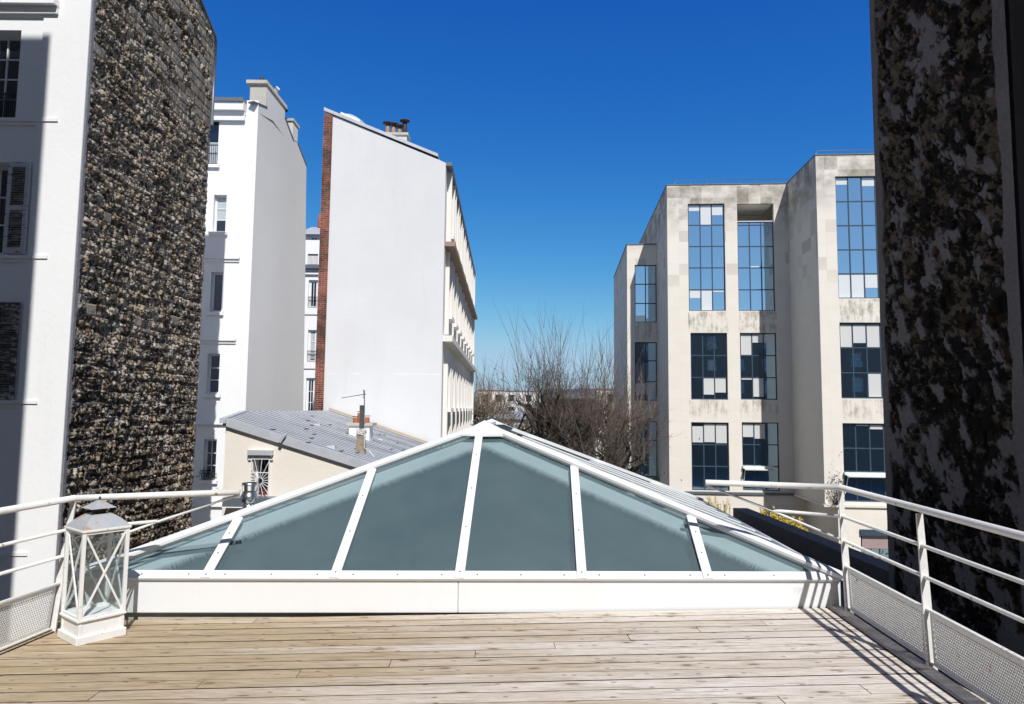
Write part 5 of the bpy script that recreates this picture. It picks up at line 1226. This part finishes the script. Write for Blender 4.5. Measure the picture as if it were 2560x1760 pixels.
block('garden_house', 'low white house half hidden behind the trees left of the glass fronted house', 1225, 1335, 1048, 66, 'white_wall', 2, cat='house', grp='small houses among the trees')

# ================================================================== TREES AND SHRUBS
MT['bark'] = plain('dark_bark', (.045, .037, .032), .9, scale=8, var=.5); MT['twig'] = plain('bare_twigs', (.115, .085, .068), .85, scale=3, var=.4); MT['twig2'] = plain('pale_twigs', (.21, .155, .11), .85, scale=3, var=.4)
def twigs(bm, rr, a, d, L, r, lev, spread=.5, up=.25, seg=3):
    """a wavering twig with side twigs"""
    n = 4; pts = [Vector(a)]; d = Vector(d).normalized()
    for i in range(n):
        d = (d + Vector((rr.gauss(0, .09), rr.gauss(0, .09), rr.gauss(0, .05) + up * .14))).normalized(); pts.append(pts[-1] + d * L / n)
    tube(bm, pts, [r * (1 - .72 * i / n) for i in range(n + 1)], seg, False)
    if lev > 0:
        for k in range(rr.randint(3, 5)):
            j = rr.randint(1, n); s = Vector((rr.gauss(0, 1), rr.gauss(0, 1), rr.gauss(0, .4))).normalized()
            twigs(bm, rr, pts[j], (d + s * spread * rr.uniform(.6, 1.5)), L * rr.uniform(.35, .65), r * .55, lev - 1, spread, up, 3)
def pollard(name, label, base, fork, R, SH, seed, nlimb=8, nsh=8, mat='twig', group='bare trees between the two building rows', lean=(0, 0), tw=1, rad=.017, flare=.32, knob=3):
    """trunk up to FORK metres, gnarled limbs spreading R, shoots up to SH metres long"""
    rr = random.Random(seed); base = Vector(base); t = thing(name, base, label, 'tree', group)
    tr = NB(); cr = NB(); fk = base + Vector((lean[0] * .6, lean[1] * .6, fork)); tube(tr, [base, base + Vector((lean[0] * .2, 0, fork * .5)), fk], [R * .10, R * .085, R * .10], 10)
    ctr_ = fk + Vector((lean[0] * .4, lean[1] * .4, 0))
    for i in range(nlimb):
        a = 2 * math.pi * i / nlimb + rr.uniform(-.3, .3); e = rr.uniform(.2, 1.15); d = Vector((math.cos(a) * e + lean[0] * .15, math.sin(a) * e, 1.15)); pts = [fk - Vector((0, 0, .2))]
        Lb_ = R * rr.uniform(.8, 1.25)
        for s in range(6):
            d = (d + Vector((rr.gauss(0, .24), rr.gauss(0, .24), rr.gauss(.10, .16)))).normalized(); pts.append(pts[-1] + d * Lb_ / 6 * 1.15)
        r0_ = R * .050; tube(tr, pts, [r0_, r0_ * .92, r0_ * .85, r0_ * .8, r0_ * .7, r0_ * .62, r0_ * .6], 7)
        for pi_, p_ in enumerate(pts[3:]):
            for m_ in range(knob):
                s = Vector((rr.gauss(0, 1), rr.gauss(0, 1), rr.uniform(-.1, .9))).normalized(); q0_ = [p_, p_ + s * R * .15 + Vector((0, 0, .03)), p_ + s * R * .30 + Vector((0, 0, R * .08))]
                tube(tr, q0_, [r0_ * .5, r0_ * .34, r0_ * .34], 6)
                out_ = (q0_[-1] - ctr_); out_.z = 0
                for k in range(nsh if pi_ > 0 else max(1, nsh // 2)):
                    dd = Vector((rr.gauss(0, .55), rr.gauss(0, .55), 1)) + out_ * (flare * 1.3 / R)
                    twigs(cr, rr, q0_[-1], dd, SH * rr.uniform(.22, .52), rad, tw + 1, .9, .15)
                if rr.random() < .75:
                    dd = Vector((rr.gauss(0, .16), rr.gauss(0, .16), 1)) + out_ * (flare * .35 / R)
                    twigs(cr, rr, q0_[-1], dd, SH * rr.uniform(.65, 1.05), rad, tw, .3, .4)
    obj('trunk', tr, MT['bark'], t); obj('crown', cr, MT[mat], t); return t
YT = 33.0
b = aty(1400, 1240, YT); pollard('bare_tree', 'largest bare pollard tree with upright shoots before the glass fronted house', (b.x, YT, -7.95), 6.2, 2.9, 3.6, 12, 12, 3, rad=.015, knob=2, lean=(-.3, 0))
b = aty(1475, 1240, 30); pollard('bare_tree', 'bare tree with loose shoots reaching before the left bay of the office building', (b.x, 30, -7.95), 5.2, 2.3, 3.9, 31, 6, 2, lean=(.55, 0), flare=.5, rad=.017, knob=2)
for i, (x, Y, fk_, R_, SH_, m_, lab) in enumerate(((1190, 62, 6.0, 3.2, 2.8, 'twig2', 'brown bare tree directly against the far corner of the white gable building'), (1238, 74, 6.6, 3.0, 3.6, 'twig', 'spindly bare tree in front of the white skyline block'),
    (1274, 52, 5.2, 2.4, 2.5, 'twig2', 'lower bare tree just left of the largest pollard tree'), (1530, 50, 6.4, 2.8, 3.2, 'twig2', 'bare tree standing behind the left bay corner of the office building'))):
    b = aty(x, 1100, Y); pollard('bare_tree', lab, (b.x, Y, -7.95), fk_, R_, SH_, 50 + i, 7, 2, m_, rad=.026, knob=2)
def bush(name, label, c, r, n, seed, mat, grp, leaf=.06, cat='shrub'):
    bm = NB(); rr = random.Random(seed); c = Vector(c)
    for k in range(60):
        d = Vector((rr.gauss(0, .8), rr.gauss(0, .8), 1)).normalized(); twigs(bm, rr, c, d, r[2] * rr.uniform(.9, 1.7), .012, 1, .6, .1)
    t_ = thing(name, c, label, cat, grp); obj('stem', bm, MT['twig2'], t_); bm = NB(); lump(bm, c + Vector((0, 0, r[2] * .7)), r, n, seed, leaf); obj('foliage', bm, MT[mat], t_)
MT['olive'] = plain('sparse_green', (.05, .07, .02), .8); MT['brownleaf'] = plain('brown_buds', (.13, .085, .055), .85)
for i, (x, y, Y, r, n, m_, lab) in enumerate(((1190, 1108, 48, (1.7, 1.3, 1.5), 1500, 'olive', 'green tinged scrub below the corner of the white gable building'), (1255, 1098, 52, (2.4, 1.4, 1.6), 1700, 'brownleaf', 'brown scrub above the apex of the skylight'),
        (1310, 1112, 46, (2.0, 1.3, 1.3), 1300, 'olive', 'olive scrub left of the trunk of the largest pollard tree'), (1500, 1140, 40, (1.6, 1.2, 1.3), 1000, 'olive', 'dark evergreen scrub beside the downpipe of the glass fronted house'))):
    b = aty(x, y, Y); bush('scrub_bush', lab, (b.x, Y, b.z - r[2]), r, n, 80 + i, m_, 'scrub bushes under the bare trees', .09)
MT['forsythia'] = plain('yellow_blossom', (.62, .46, .03), .8, var=.3)
def forsythia(px, py, Y, hpx, label, seed):
    rr = random.Random(seed); b = aty(px, py, Y); t_ = thing('forsythia', b, label, 'flowering shrub', 'yellow forsythia bushes by the office wall'); st = NB(); bl = NB(); H_ = hpx * Y / F
    for k in range(8):
        d = Vector((rr.gauss(0, .22), rr.gauss(0, .2), 1)).normalized(); a = b + Vector((rr.gauss(0, .2), rr.gauss(0, .2), 0)); L_ = H_ * rr.uniform(.5, 1.1); tube(st, [a - Vector((0, 0, .5)), a + d * L_], [.015, .006], 4)
        for j in range(24):
            s = rr.random() ** 1.1; p_ = a + d * L_ * s + Vector((rr.gauss(0, .035), rr.gauss(0, .035), rr.gauss(0, .03))); n_ = Vector((rr.gauss(0, 1), rr.gauss(0, 1), rr.gauss(0, 1))).normalized() * .035; m_ = n_.orthogonal()
            face(bl, [p_ - n_, p_ + m_, p_ + n_, p_ - m_])
    obj('stem', st, MT['twig2'], t_); obj('blossom', bl, MT['forsythia'], t_)
for i, (x, y, Y, hp, lab) in enumerate(((1784, 1283, 40, 42, 'leftmost yellow forsythia with tall spikes just left of the black parapet end'), (1806, 1284, 40, 40, 'second yellow forsythia from the left, touching the end of the black parapet'),
        (1922, 1300, 34, 40, 'yellow forsythia under the meeting point of the thin railing tubes'), (1942, 1305, 33, 22, 'very small yellow forsythia right of the railing tube junction'),
        (1956, 1318, 33, 30, 'yellow forsythia behind the middle of the black parapet'), (1970, 1322, 32, 28, 'narrow yellow forsythia directly left of the bushy one behind the parapet'),
        (1984, 1330, 31, 36, 'bushiest yellow forsythia behind the black parapet'), (2003, 1338, 30, 22, 'last yellow forsythia on the right behind the black parapet'))): forsythia(x, y, Y, hp, lab, 200 + i)
b = aty(1975, 1400, 38); bm = NB(); box(bm, aty(1700, 1400, 38).x, aty(2060, 1400, 38).x, 36, 44.5, -8, -5.2); 
tag(obj('planting_bed', bm, MT['soil']), kind='structure')
bm = NB(); rr = random.Random(77)
lump(bm, aty(2222, 1418, 16) , (.35, .2, .16), 500, 9, .04); tag(obj('ivy_shrub', bm, MT['leaf']), 'small green shrub beyond the parapet at the far corner of the blackened stone wall', 'shrub')
cleanup()
